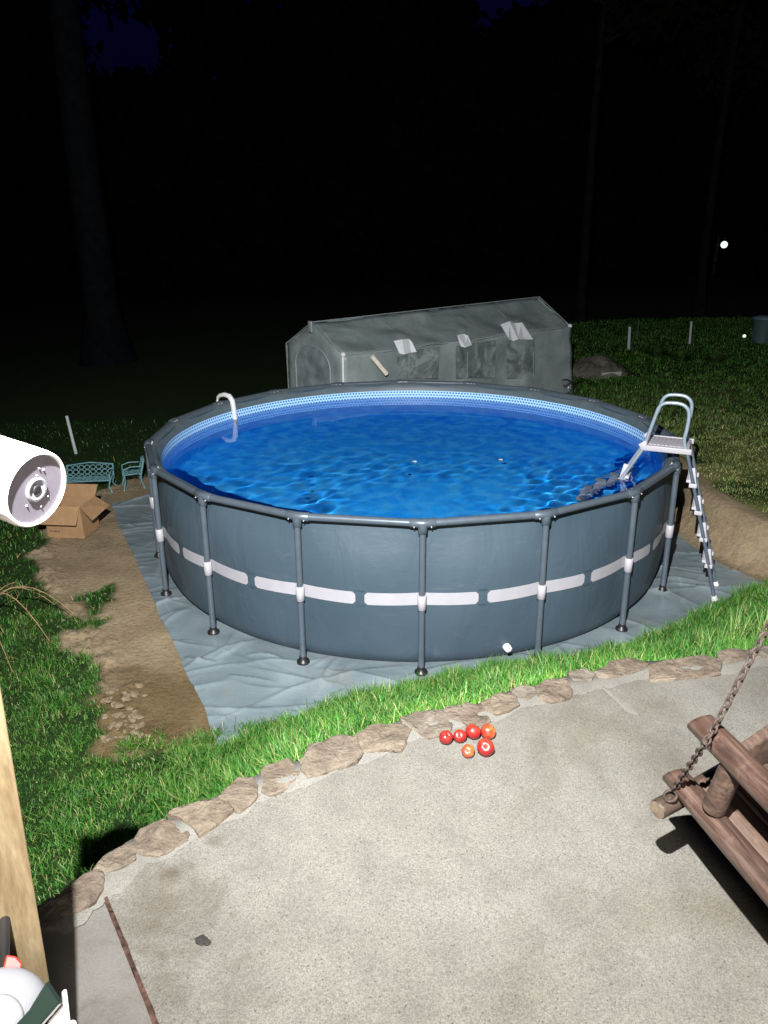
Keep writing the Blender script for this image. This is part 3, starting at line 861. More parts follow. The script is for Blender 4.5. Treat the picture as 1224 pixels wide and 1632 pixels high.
MB().add(V, F, True).build('wall', M['wall'], pool)
# inner liner: sleeve, tiled band, blue wall + floor
def lathe(name, prof, mat, seg=288, attrs=False):
    V = []; F = []; ang = []; row = []
    for j, (r, z) in enumerate(prof):
        for i in range(seg + 1):
            a = 2 * math.pi * i / seg; V.append(tuple(pol(r, a, z))); ang.append(i / seg * 390); row.append((z - 1.0) / .037)
    for j in range(len(prof) - 1):
        for i in range(seg): F.append((j * (seg + 1) + i, (j + 1) * (seg + 1) + i, (j + 1) * (seg + 1) + i + 1, j * (seg + 1) + i + 1))
    o = fast_mesh(name, np.array(V), np.array(F), mat, pool, {'ang': np.array(ang), 'row': np.array(row)} if attrs else None)
    return o
lathe('rim_sleeve', [(2.690, 1.292), (2.655, 1.286), (2.630, 1.255), (2.612, 1.215), (2.605, 1.188)], M['sleeve'])
band = lathe('mosaic_band', [(2.606, 1.191), (2.603, 1.15), (2.603, 1.10), (2.603, 1.03)], M['tile'], attrs=True)
prof = [(2.603, 1.031), (2.603, .7), (2.603, .3), (2.59, .22), (2.52, .165), (2.4, .152)] + [(r, .15) for r in np.linspace(2.2, .02, 12)]
liner = lathe('liner', prof, M['liner'], 192)
for o in (band, liner):
    try: o.cycles.is_caustics_receiver = True
    except Exception: pass
# stripe panels
def patch(a0, a1, z0, z1, off, ch, n=14):
    """curved panel with clipped corners lying on the wall"""
    V = []; F = []
    for i in range(n + 1):
        t = i / n; a = a0 + (a1 - a0) * t
        e = min(t, 1 - t) * (a1 - a0) * 2.7 / ch
        c_ = ch * max(0, 1 - e)
        for z in (z0 + c_, z1 - c_): V.append(pol(wall_r(a, z - .022) + off, a, z))
    for i in range(n): F.append((2 * i, 2 * i + 2, 2 * i + 3, 2 * i + 1))
    return V, F
ZB0, ZB1 = .595, .700
da = 2 * math.pi / NL
for k in range(NL):
    a = A0 + k * da
    V, F = patch(a - .462 * da, a + .462 * da, ZB0, ZB1, .006, .022, 40)
    o = MB().add(V, F, True).build('stripe', M['stripe'], pool)
    m_ = a + da / 2
    for V, F in (patch(m_ - .040 * da, m_ + .040 * da, ZB1 + .004, ZB1 + .018, .004, .004, 6), patch(m_ - .040 * da, m_ + .040 * da, ZB0 - .018, ZB0 - .004, .004, .004, 6)):
        MB().add(V, F, True).build('stripe_outline', M['print_dark'], pool)
# legs, joints, beams (built once at azimuth 0, copied round)
def beam_parts():
    out = []
    h = math.pi / NL
    p0 = pol(R0, -0.0, ZT); p1 = pol(R0, da, ZT)
    d = (p1 - p0).normalized()
    out.append(('rim_beam', MB().tube([p0 + d * .075, p1 - d * .075], .029, 16, False, 1.05).build('rim_beam', M['frame'], pool)))
    # joint: sleeve each way with a cap
    b = MB()
    q0 = pol(R0, -da, ZT)
    dm_ = (q0 - p0).normalized()
    b.tube([p0 + dm_ * .095, p0 + dm_ * .09, p0 + dm_ * .02, p0, p0 + d * .02, p0 + d * .09, p0 + d * .095], [.031, .0345, .0345, .0355, .0345, .0345, .031], 16, True, 1.04)
    b.tube([pol(R0 + .005, 0, ZT - .01), pol(R0 + .010, 0, ZT - .075), pol(R0 + .0105, 0, ZT - .078)], [.036, .0345, .031], 14, True)
    j = b.build('rim_joint', M['frame'], pool)
    for s in (dm_, d):
        MB().tube([p0 + s * .065 + Vector((.030, 0, -.018)), p0 + s * .065 + Vector((.040, 0, -.024))], .005, 8).build('pin', M['clip'], j)
        MB().tube([p0 + s * .030 + Vector((-.032, 0, .002)), p0 + s * .030 + Vector((-.045, 0, .004))], .013, 8).build('pin', M['clip'], j)
    leg = MB().tube([pol(R0 + .010, 0, ZT - .07), pol(R0 + .030, 0, .06)], .0245, 16, True, 1.05, up=(0, 1, 0)).build('leg', M['frame'], pool)
    MB().tube([pol(R0 + .030, 0, .085), pol(R0 + .030, 0, .055), pol(R0 + .030, 0, .045), pol(R0 + .030, 0, .032), pol(R0 + .030, 0, .026)], [.030, .032, .050, .054, .052], 18).build('foot', M['black'], leg)
    zc = (ZB0 + ZB1) / 2; rc = R0 + .010 + .02 * (ZT - .07 - zc) / (ZT - .13)
    cb = MB().tube([pol(rc, 0, ZB1 + .008), pol(rc, 0, ZB1 + .006), pol(rc, 0, ZB0 - .008), pol(rc, 0, ZB0 - .010)], [.030, .0335, .0335, .030], 16, True, 1.05, up=(0, 1, 0))
    cb.build('leg_clip', M['clip'], leg)
    return [out[0][1], j, leg]
base_parts = beam_parts()
for k in range(NL):
    for o in base_parts:
        c = o if k == 0 else copy_tree(o, pool)
        c.rotation_euler = (0, 0, A0 + k * da)
# drain plug low on the wall
q = un(822, 1047, .16); dq = (Vector((q.x, q.y, 0)) - PC).normalized()
aq = math.atan2(dq.y, dq.x)
MB().tube([pol(2.66, aq, .15), pol(2.70, aq, .15), pol(2.735, aq, .15), pol(2.74, aq, .15)], [.034, .032, .028, .01], 14).build('drain_plug', M['whiteplastic'], pool)

# water
WZ = 1.088
nr, ns = 190, 420
r_ = np.linspace(0, 1, nr) ** .62 * 2.601; a_ = np.linspace(0, 2 * np.pi, ns + 1)
AA, RR = np.meshgrid(a_, r_, indexing='ij')
WX = PC.x + RR * np.cos(AA); WY = PC.y + RR * np.sin(AA)
wv = np.zeros_like(WX)
wr_ = np.random.default_rng(5)
for i in range(34):
    lam = wr_.uniform(.08, .36); th = wr_.uniform(0, 2 * np.pi); k_ = 2 * np.pi / lam
    wv += .0011 * lam * np.sin(k_ * (WX * np.cos(th) + WY * np.sin(th)) + wr_.uniform(0, 6.3) + 1.4 * fbm(WX * 1.1 + i, WY * 1.1))
env = .09 + 1.45 * sstep(8.0, 5.4, WY) * sstep(.30, .68, fbm(WX * 1.1, WY * 1.1)) + .10 * sstep(.45, .7, fbm(WX * .7 + 9, WY * .7))
water = grid_obj('water', WX, WY, WZ + wv * env, M['water'])
tag(water, kind='structure')
try: water.cycles.is_caustics_caster = True
except Exception: pass

# skimmer hose hook and floating dispenser disc
hk = empty('skimmer_hook', tuple(un(362, 640, 1.3)), 0, 'white hooked skimmer arm hanging over the far left pool rim', 'pool skimmer')
ho = hk.location
pc_ = Vector((PC.x, PC.y, 0)); rd = (Vector((ho.x, ho.y, 0)) - pc_).normalized()
def H_(r, z, s=0.0):
    t_ = Vector((-rd.y, rd.x, 0)); return pc_ + rd * r + t_ * s + Vector((0, 0, z)) - ho
MB().tube([H_(2.86, 1.30), H_(2.84, 1.345), H_(2.80, 1.37), H_(2.72, 1.385), H_(2.64, 1.37), H_(2.60, 1.32), H_(2.585, 1.2), H_(2.575, 1.02), H_(2.57, .80)], [.012, .022, .026, .030, .034, .034, .032, .030, .028], 12).build('hook_arm', M['hook'], hk)
MB().tube([H_(2.865, 1.26), H_(2.86, 1.31)], [.016, .014], 10).build('clamp_knob', M['hook'], hk)
q = un(376, 659, WZ)
disc = MB().tube([(q.x, q.y, WZ - .045), (q.x, q.y, WZ - .04), (q.x, q.y, WZ - .006), (q.x, q.y, WZ)], [.10, .115, .115, .10], 24)
tag(disc.build('skimmer_float', simple('pale_blue_plastic', (.10, .50, .75), .4)), 'pale blue round float in the water beside the white skimmer hook', 'pool float')
for px, py, lab in [(660, 737, 'tiny white leaf floating in the middle of the pool'), (797, 734, 'tiny pale speck floating right of the middle of the pool')]:
    q = un(px, py, WZ)
    b = MB(); V = [(q.x + .022 * math.cos(t) * 1.3, q.y + .018 * math.sin(t), WZ + .010 + .004 * math.sin(2 * t)) for t in np.linspace(0, 6.28, 9)[:-1]]
    b.add(V + [(q.x, q.y, WZ + .018)] , [(i, (i + 1) % 8, 8) for i in range(8)], True)
    tag(b.build('floating_leaf', simple('pale_leaf', (.6, .65, .6), .5)), lab, 'leaf')

# ------------------------------------------------------------------ ladder
LA = math.radians(-25.0)
er = Vector((math.cos(LA), math.sin(LA), 0)); et = Vector((er.y, -er.x, 0))      # et points towards the viewer
lad = empty('pool_ladder', tuple(PC + er * 2.57), 0, 'white A-frame pool ladder with twin hoop handrails straddling the right rim', 'ladder')
LO = lad.location.copy()
def LP(r, t, z): return PC + er * r + et * t + Vector((0, 0, z)) - LO
RI, RO, ZP = 2.43, 2.81, 1.43
NEAR, FARr = .20, -.18
def lerp(a, b, t): return a + (b - a) * t
for t in (NEAR, FARr):
    # hoop handrail
    pts = [LP(RI + .00, t, ZP - .03), LP(RI + .02, t, ZP + .08), LP(RI + .06, t, ZP + .26), LP(RI + .085, t, ZP + .36), LP(RI + .12, t, ZP + .398), LP(RI + .17, t, ZP + .41),
           LP(RO - .14, t, ZP + .41), LP(RO - .09, t, ZP + .398), LP(RO - .05, t, ZP + .36), LP(RO - .035, t, ZP + .30), LP(RO - .038, t, ZP + .18), LP(RO - .046, t, ZP + .08), LP(RO - .015, t, ZP - .03)]
    sm = []
    for i in range(len(pts) - 1):
        p0 = pts[max(i - 1, 0)]; p1 = pts[i]; p2 = pts[i + 1]; p3 = pts[min(i + 2, len(pts) - 1)]
        for u in (0, .25, .5, .75):
            sm.append(.5 * ((2 * p1) + (p2 - p0) * u + (2 * p0 - 5 * p1 + 4 * p2 - p3) * u * u + (-p0 + 3 * p1 - 3 * p2 + p3) * u ** 3))
    sm.append(pts[-1])
    MB().tube(sm, .0165, 12).build('handrail', M['steel'], lad)
    # outer and inner rails
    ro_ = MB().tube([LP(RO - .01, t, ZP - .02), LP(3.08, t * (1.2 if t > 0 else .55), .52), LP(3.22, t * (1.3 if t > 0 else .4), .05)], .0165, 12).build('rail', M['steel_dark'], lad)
    MB().tube([LP(3.215, t * (1.3 if t > 0 else .4), .07), LP(3.225, t * (1.3 if t > 0 else .4), .035), LP(3.23, t * (1.3 if t > 0 else .4), .026)], [.024, .030, .028], 12).build('rail_foot', M['whiteplastic'], ro_)
    ri_ = MB().tube([LP(RI + .00, t, ZP - .02), LP(2.02, t * 1.05, .62), LP(1.86, t * 1.08, .06)], .0165, 12).build('rail', M['steel'], lad)
    MB().tube([LP(1.862, t * 1.08, .07), LP(1.855, t * 1.08, .035)], [.022, .026], 12).build('rail_foot', M['whiteplastic'], ri_)
    MB().box(LP(RI - .012, t + (.0 if t > 0 else 0), ZP + .012), er + Vector((0, 0, 1)) * .8, et, Vector((0, 0, 1)) - er * .8, .035, .024, .020, .006).build('hinge_bracket', M['tread'], lad)
# platform
pb = MB()
pb.box(LP((RI + RO) / 2 + .0, (NEAR + FARr) / 2, ZP - .012), er, et, (0, 0, 1), (RO - RI) / 2 + .005, (NEAR - FARr) / 2 - .005, .014, .006)
plat = pb.build('platform', M['tread'], lad)
g = MB()
for i in range(9):
    g.box(LP(RI + .05 + i * (RO - RI - .1) / 8, (NEAR + FARr) / 2, ZP + .004), er, et, (0, 0, 1), .012, (NEAR - FARr) / 2 - .05, .0025)
g.build('tread_grip', M['tread'], plat)
for t in (NEAR, FARr):
    MB().box(LP((RI + RO) / 2, t + (.012 if t > 0 else -.012), ZP - .018), er, et, (0, 0, 1), (RO - RI) / 2 + .028, .013, .026, .008).build('platform_rim', M['clip'], plat)
# steps
def step(rr0, z, sgn):
    fl = 1 + (.26 * (ZP - z) / ZP if sgn > 0 else 0)
    tn, tf = NEAR * fl, FARr * (1 - .6 * (ZP - z) / ZP if sgn > 0 else 1)
    b = MB()
    b.box(LP(rr0 - .02 * sgn, (tn + tf) / 2, z), er, et, (0, 0, 1), .038, (tn - tf) / 2 - .008, .013, .005)
    for t in (tn, tf):
        lean_ = (er * .2 * sgn + Vector((0, 0, -1))).normalized()
        if t > 0: b.box(LP(rr0 - .012 * sgn, t + (-.026 if t > 0 else .026), z + .045), lean_, et, lean_.cross(et), .080, .010, .030, .006)
        b.box(LP(rr0 + .004 * sgn, t + (-.008 if t > 0 else .008), z - .030), er, et, (0, 0, 1), .034, .030, .020, .006)
    return b.build('step', M['tread'], lad)
for z in (1.135, .885, .635, .385):
    u = (ZP - .02 - z) / (ZP - .02 - .52)
    rr0 = (RO - .01) + (3.08 - RO + .01) * u
    step(rr0, z, 1)
st_in = []
for z in (1.10, .86, .62, .38):
    u = (ZP - .02 - z) / (ZP - .02 - .62)
    st_in.append(step(RI + (2.02 - RI) * u, z, -1))
for ch in lad.children_recursive:
    try: ch.cycles.is_caustics_receiver = True
    except Exception: pass

# ------------------------------------------------------------------ tomatoes on the patio
def mat_tomato(a, bb, c, ang):
    m = Mat('tomato_skin', a, .38, 0, .5)
    tc = m.n('ShaderNodeTexCoord'); mp = m.n('ShaderNodeMapping'); mp.inputs['Rotation'].default_value = ang
    m.l(tc.outputs['Object'], mp.inputs[0]); sx = m.n('ShaderNodeSeparateXYZ'); m.l(mp.outputs[0], sx.inputs[0])
    nz = m.noise(mp.outputs[0], 30, 4); ad = m.n('ShaderNodeMath', operation='MULTIPLY_ADD'); m.l(sx.outputs[2], ad.inputs[0]); ad.inputs[1].default_value = 11; m.l(nz, ad.inputs[2])
    m.col(m.ramp(ad.outputs[0], [(.35, a), (.68, bb), (.98, c)]))
    m.b.inputs['Coat Weight'].default_value = .15; m.b.inputs['Coat Roughness'].default_value = .15
    return m.m
pm = [mat_tomato((.17, .006, .007), (.22, .014, .010), (.26, .045, .018), (0.3, .2, 0)), mat_tomato((.20, .010, .008), (.25, .04, .015), (.30, .13, .03), (-.5, -.7, 0)),
      mat_tomato((.14, .005, .007), (.17, .010, .009), (.22, .03, .015), (0, 0, 0)), mat_tomato((.23, .022, .012), (.27, .06, .02), (.33, .16, .035), (-.4, -.5, 0))]
PL = [(711, 1175, 11.3, 2, 'leftmost dark red tomato, at the foot of the pinkish edging stone'),
      (733, 1173, 10.8, 0, 'small dull red tomato, second from the left in the back row'),
      (754, 1166, 12.4, 0, 'shiny red tomato in the middle of the back row'),
      (778, 1166, 12.4, 1, 'red and yellow tomato at the right end of the back row'),
      (774, 1191, 14.0, 0, 'biggest red tomato, nearest the viewer on the right, with a clear stem dimple'),
      (746, 1197, 10.6, 3, 'smallest orange-red tomato, alone in front of the row')]
for i, (px, py, rp, mi, lab) in enumerate(PL):
    c = un(px, py, PZ + .03); dep = c.y * math.cos(PITCH) + (CAMZ - c.z) * math.sin(PITCH); r = rp * dep / FPX
    c = un(px, py, PZ + r * .93)
    e = empty('tomato', (c.x, c.y, PZ + r * .93), 0, lab, 'tomato', 'tomatoes lying on the concrete')
    tilt = Matrix.Rotation([.5, .7, -.4, 1.0, .85, .9][i], 3, 'X') @ Matrix.Rotation([.3, -.4, .5, .6, -.1, -.3][i], 3, 'Y')
    V = []; F = []; nn, mm = 32, 20
    for j in range(mm + 1):
        t = math.pi * j / mm
        for k in range(nn):
            a = 2 * math.pi * k / nn
            rr_ = r * (1 - .24 * math.exp(-(t / .30) ** 2) - .08 * math.exp(-((math.pi - t) / .3) ** 2)) * (1 - .05 * math.exp(-(math.sin((a - 1) / 2) / .14) ** 2) * math.sin(t)) * (1 + .02 * math.sin(2 * a + i) + .022 * math.sin(t) * math.cos(5 * a + 2 * i) * (math.cos(t) > -.2))
            V.append(tilt @ Vector((rr_ * math.sin(t) * math.cos(a), rr_ * math.sin(t) * math.sin(a), rr_ * math.cos(t) * .94)))
    for j in range(mm):
        for k in range(nn): F.append((j * nn + k, (j + 1) * nn + k, (j + 1) * nn + (k + 1) % nn, j * nn + (k + 1) % nn))
    MB().add(V, F, True).build('fruit', pm[mi], e)
    MB().tube([tilt @ Vector((0, 0, r * .68)), tilt @ Vector((.001, .001, r * .80))], [.0022, .0028], 8).build('stem_scar', simple('stem_scar', (.06, .045, .02), .9), e)

# ------------------------------------------------------------------ log swing
sw0 = un(1200, 1400, PZ + .4)
swing = empty('log_swing', (sw0.x, sw0.y, PZ + .42), 0, 'rustic brown log porch swing hanging on a rusty chain over the concrete', 'porch swing')
SO = swing.location.copy()
def S(p): return Vector(p) - SO
def log(name, p, q, r, m=M['log'], n=20, seg=16, taper=.0, knot=.05, cut=0, parent=swing):
    p, q = Vector(p), Vector(q); d = (q - p); L = d.length; d.normalize()
    ref = Vector((0, 0, 1)) if abs(d.z) < .9 else Vector((1, 0, 0))
    N_ = (ref - d * ref.dot(d)).normalized(); B_ = d.cross(N_)
    V = []; F = []; ts = [0, .004] + list(np.linspace(.02, .98, seg)) + [.996, 1]
    for ti, t in enumerate(ts):
        for k in range(n):
            a = 2 * math.pi * k / n
            rr_ = r * (1 - taper * t) * (1 + knot * (float(fbm(k / n * 6 + L * 9, t * L * 9, 3)) - .5) * (1 if 0 < k < n else 1))
            if ti in (0, len(ts) - 1): rr_ *= .90
            sk = cut * math.cos(a) * r * (1 - t) if t < .03 else 0
            V.append(p + d * (t * L + sk) + N_ * math.cos(a) * rr_ + B_ * math.sin(a) * rr_)
    for j in range(len(ts) - 1):
        for k in range(n): F.append((j * n + k, j * n + (k + 1) % n, (j + 1) * n + (k + 1) % n, (j + 1) * n + k))
    o = MB().add([S(v) for v in V], F, True).build(name, m, parent)
    cp = MB()
    cp.add([S(v - d * .0006) for v in V[:n]], [tuple(range(n))[::-1]], False)
    cp.add([S(v + d * .0006) for v in V[-n:]], [tuple(range(n))], False)
    cp.build('cut_end', M['logpale'] if not cut else M['log'], o)
    return o
ZA = 1.68
A_0 = un(1047, 1291, ZA); A_1 = un(1142, 1238, ZA + .005); dA = (A_1 - A_0).normalized()
log('support_log', A_0, A_0 + dA * 1.55, .029, M['crosslog'], knot=.12)
B_0 = un(1073, 1233, ZA + .058); B_1 = un(1224, 1410, ZA + .045); dB = (B_1 - B_0).normalized()
log('side_log', B_0, B_0 + dB * .75, .036, cut=.5, knot=.10)
C_0 = un(1115, 1150, ZA + .30); C_1 = un(1224, 1262, ZA + .30); dC = (C_1 - C_0).normalized()
log('armrest', C_0, C_0 + dC * .62, .037, cut=.5, knot=.10)
D_0 = un(1137, 1288, ZA + .095); D_1 = un(1172, 1212, ZA + .285)
log('arm_post', D_0, D_1, .031, M['slat'], knot=.10)
# seat planks lie beside the side log, over the support log
pn_ = Vector((-dB.y, dB.x, 0)).normalized()
if pn_.x < 0: pn_ = -pn_
for i in range(8):
    c0 = B_0 + dB * (.055 - .004 * (i % 2)) + pn_ * (.088 + i * .094) + Vector((0, 0, -.004 + .004 * ((i * 7) % 3)))
    n_ = 14; V = []; F = []
    for j in range(n_ + 1):
        t = j / n_ * .66
        for (o_, z_) in ((-.043, -.012), (-.044, .006), (-.032, .018), (0, .023), (.032, .018), (.044, .006), (.043, -.012)):
            w_ = .004 * (float(vnoise(j * .9, i * 5 + o_ * 40)) - .5)
            V.append(S(c0 + dB * t + pn_ * (o_ + w_) + Vector((0, 0, z_ + w_))))
    for j in range(n_):
        for k in range(7): F.append((j * 7 + k, j * 7 + (k + 1) % 7, (j + 1) * 7 + (k + 1) % 7, (j + 1) * 7 + k))
    b = MB().add(V, F, False); b.add(V[:7], [tuple(range(7))[::-1]], False); b.add(V[-7:], [tuple(range(7))], False)
    b.build('seat_plank', M['slat'], swing)
# backrest board beyond
K0 = un(1178, 1204, ZA + .16); K1 = un(1232, 1166, ZA + .17); dK = (K1 - K0).normalized()
b = MB(); b.box(S(K0 + dK * .45 + Vector((0, 0, -.04))), dK, Vector((0, 0, 1)).cross(dK) + Vector((0, 0, .3)), Vector((0, 0, 1)), .45, .016, .06, .006)
b.build('back_board', M['slat'], swing)
# eye bolt and chain
eb = un(1068, 1271, ZA + .035)
def ring_pts(c, ax, ay, a, bb, n=18): return [Vector(c) + Vector(ax) * (a * math.cos(2 * math.pi * i / n)) + Vector(ay) * (bb * math.sin(2 * math.pi * i / n)) for i in range(n)]
def torus(b, c, ax, ay, a, bb, r, n=16, mseg=8):
    P_ = ring_pts(c, ax, ay, a, bb, n); az_ = Vector(ax).cross(Vector(ay)).normalized()
    V = []; F = []
    for i, p in enumerate(P_):
        t = (P_[(i + 1) % n] - P_[i - 1]).normalized(); nn_ = t.cross(az_).normalized()
        for k in range(mseg):
            an = 2 * math.pi * k / mseg; V.append(p + nn_ * (r * math.cos(an)) + az_ * (r * math.sin(an)))
    for i in range(n):
        for k in range(mseg): F.append((i * mseg + k, i * mseg + (k + 1) % mseg, ((i + 1) % n) * mseg + (k + 1) % mseg, ((i + 1) % n) * mseg + k))
    b.add(V, F, True)
b = MB(); torus(b, S(eb + Vector((0, 0, .006))), (.82, .35, .45), (-.35, .93, 0), .018, .018, .0042)
b.tube([S(eb + Vector((.0, 0, -.003))), S(eb + Vector((0, 0, -.035)))], .004, 8)
b.build('eye_bolt', M['rust'], swing)
ch1 = un(1140, 1158, ZA + .352)
ch0 = eb + Vector((.012, .01, .02))
ch2 = ray_at(1224, 998, 1.80)
ch3 = ch2 + (ch2 - ch1).normalized() * 1.3
path = [ch0, un(1124, 1184, ZA + .338), ch1, ch2, ch3]
b = MB(); pitchl = .0235
seg_pts = []
for i in range(len(path) - 1):
    L = (path[i + 1] - path[i]).length; nlink = max(1, round(L / pitchl))
    for j in range(nlink): seg_pts.append((path[i].lerp(path[i + 1], (j + .5) / nlink), (path[i + 1] - path[i]).normalized()))
for i, (c, d) in enumerate(seg_pts):
    s1 = d.cross(Vector((0, 0, 1))).normalized(); s2 = d.cross(s1)
    tw = i * math.pi / 2 + .5 + .12 * math.sin(i * 1.3)
    sd = s1 * math.cos(tw) + s2 * math.sin(tw)
    torus(b, S(c), d, sd, .0155, .0082, .0031, 14, 7)
b.build('chain', M['rust'], swing)

# ------------------------------------------------------------------ leaning pine board, security camera and lamp at the left
e0 = Vector(un(80, 1570, 1.8)); e1 = ray_at(0, 1090, 1.2 * math.cos(PITCH) + .82 * math.sin(PITCH))
dE = (e1 - e0).normalized(); lo = e0 + dE * ((PZ - e0.z) / dE.z); hi = e0 + dE * ((2.64 - e0.z) / dE.z)
vd = Vector((0, 0, CAMZ)) - e0; fx = Vector((0, 0, 1)).cross(vd).normalized()
fx = (fx - dE * fx.dot(dE)).normalized()
if fx.x > 0: fx = -fx
fy = dE.cross(fx).normalized()
if fy.y < 0: fy = -fy
mid = (lo + hi) / 2
pm_ = MB(); pm_.box((0, 0, 0), fx, fy, dE, .07, .019, (hi - lo).length / 2, .003)
board = pm_.build('pine_board', M['pine'])
board.location = mid + fx * .07 + fy * .019
tag(board, 'new yellow pine board standing upright at the lower left picture edge', 'board')

cc = ray_at(52, 778, 1.20)
secam = empty('security_camera', tuple(cc), 0, 'round white security camera with grey lens face at the left edge', 'security camera')
tocam = (Vector((0, 0, CAMZ)) - cc).normalized()
right = Vector((1, 0, 0)); upv = right.cross(-tocam).normalized() * -1
if upv.z < 0: upv = -upv
right = tocam.cross(upv) * -1
if right.x < 0: right = -right
axf = (tocam * .60 + right * .66 - upv * .28).normalized()
ru = (upv - axf * upv.dot(axf)).normalized(); rs = axf.cross(ru)
rC = .0665
prof = [(-.190, .0), (-.188, .030), (-.175, .050), (-.150, .060), (-.10, .0645), (-.02, .0665), (.000, .0665), (.008, .0655), (.0115, .0625), (.0095, .060), (.0065, .0590)]
def rev(prof, n=48):
    V = []; F = []
    for (d_, r2) in prof:
        for k in range(n):
            a = 2 * math.pi * k / n; V.append(axf * d_ + ru * (r2 * math.cos(a)) + rs * (r2 * math.sin(a)))
    for j in range(len(prof) - 1):
        for k in range(n): F.append((j * n + k, j * n + (k + 1) % n, (j + 1) * n + (k + 1) % n, (j + 1) * n + k))
    return MB().add(V, F, True)
rev(prof).build('housing', M['whiteplastic'], secam)
fm = simple('camera_face', (.12, .11, .135), .3, 0, .6, .12, 30)
face = rev([(.0065, .0590), (.0066, .050), (.0065, .03), (.0066, .0001)]).build('face', fm, secam)
rev([(.0068, .0215), (.010, .0205), (.0105, .0165), (.0085, .0140), (.0080, .0001)]).build('lens_ring', simple('lens_ring', (.17, .17, .20), .2), face)
rev([(.0092, .0085), (.0104, .0078), (.0108, .0040), (.0104, .0001)], 24).build('lens', M['black'], face)
b = MB()
for (u, w) in [(.036, .004), (.034, -.006), (.024, .005), (.010, .016), (-.028, .012), (-.030, -.020), (-.012, -.030)]:
    b.sphere(axf * .0072 + ru * u + rs * w, .0017, n=8, m=6)
b.build('sensor_dots', M['clip'], face)
# bracket back to the board
bk = cc - axf * .18; tgt = hi + fx * .06 + fy * .02 - dE * .02
MB().tube([bk - cc, bk - cc - axf * .04, (tgt - cc).lerp(bk - cc, .4) + Vector((0, 0, .0)), tgt - cc], [.014, .012, .012, .012], 12).build('bracket', M['whiteplastic'], secam)

wl = ray_at(28, 1622, 1.22)
wlamp = empty('wall_lantern', tuple(wl), 0, 'grey domed lantern with a dark glass window and red tab at the bottom left corner', 'lantern')
tc_ = (Vector((0, 0, CAMZ)) - wl).normalized(); rg = Vector((1, 0, 0)); rg = (rg - tc_ * rg.dot(tc_)).normalized(); ug = tc_.cross(rg)
if ug.z < 0: ug = -ug
def WL(x, y, d): return rg * x + ug * y + tc_ * d
k_ = 1.22 / FPX
gm = simple('lantern_grey', (.17, .175, .19), .3, 0, .5, .05, 10)
# domed body
V = []; F = []; nn, mm = 40, 14
for j in range(mm + 1):
    t = math.pi / 2 * j / mm
    for k in range(nn):
        a = 2 * math.pi * k / nn; r2 = 82 * k_ * math.sin(t)
        V.append(WL(-28 * k_ + r2 * math.cos(a) * .98, -10 * k_ + r2 * math.sin(a) * .98, .045 * math.cos(t) - .03))
for k in range(nn): V.append(WL(-28 * k_ + 80 * k_ * math.cos(2 * math.pi * k / nn), -10 * k_ + 80 * k_ * math.sin(2 * math.pi * k / nn), -.09))
for j in range(mm + 1):
    for k in range(nn): F.append((j * nn + k, (j + 1) * nn + k, (j + 1) * nn + (k + 1) % nn, j * nn + (k + 1) % nn))
MB().add(V, F, True).build('housing', gm, wlamp)
# raised inner disc
V = []; F = []
for (r2, d) in [(44, .012), (43, .021), (40, .0235), (.1, .026)]:
    for k in range(nn):
        a = 2 * math.pi * k / nn; V.append(WL(-32 * k_ + r2 * k_ * math.cos(a), -12 * k_ + r2 * k_ * math.sin(a), d))
for j in range(3):
    for k in range(nn): F.append((j * nn + k, j * nn + (k + 1) % nn, (j + 1) * nn + (k + 1) % nn, (j + 1) * nn + k))
MB().add(V, F, True).build('cap_disc', simple('disc_grey', (.18, .185, .195), .4, 0, .4, .04, 10), wlamp)
# dark glass window, a faceted block
def W2(px, py, d): return WL((px - 28) * k_, (1622 - py) * k_, d)
wp = [(61, 1573), (90, 1602), (66, 1634), (28, 1650), (22, 1640), (44, 1612)]
V = [W2(px, py, .036) for px, py in wp] + [W2(49 + (px - 52) * .93, 1617 + (py - 1617) * .93, .046) for px, py in wp] + [W2(px, py, -.02) for px, py in wp]
n6 = 6
F = [tuple(range(6, 12))] + [(i, (i + 1) % 6, 6 + (i + 1) % 6, 6 + i) for i in range(6)] + [(12 + i, 12 + (i + 1) % 6, (i + 1) % 6, i) for i in range(6)]
MB().add(V, F, False).build('glass_window', Mat('dark_glass', (.012, .02, .016), .08, 0, .7).m, wlamp, bevel=.002)
V = [W2(px, py, d) for d in (-.03, .020) for px, py in [(86, 1586), (92, 1583), (108, 1628), (118, 1655), (60, 1660), (76, 1625), (92, 1604)]]
F = [tuple(range(7, 14)), tuple(range(7))[::-1]] + [(i, (i + 1) % 7, 7 + (i + 1) % 7, 7 + i) for i in range(7)]
MB().add(V, F, False).build('side_arm', M['whiteplastic'], wlamp, bevel=.004)
MB().sphere(W2(112, 1632, .012), .007).build('pivot', M['whiteplastic'], wlamp)
V = [W2(px, py, d) for d in (-.06, -.03) for px, py in [(-12, 1535), (4, 1537), (17, 1547), (16, 1562), (-12, 1562)]]
MB().add(V, [tuple(range(5, 10)), tuple(range(5))[::-1]] + [(i, (i + 1) % 5, 5 + (i + 1) % 5, 5 + i) for i in range(5)], False).build('red_tab', simple('red_plastic', (.30, .015, .008), .4), wlamp, bevel=.003)
MB().tube([W2(-20, 1600, -.08), W2(0, 1600, -.10), Vector((lo + dE * ((wl - lo).dot(dE)) + fx * .06) - wl)], .010, 10).build('mount', M['black'], wlamp)

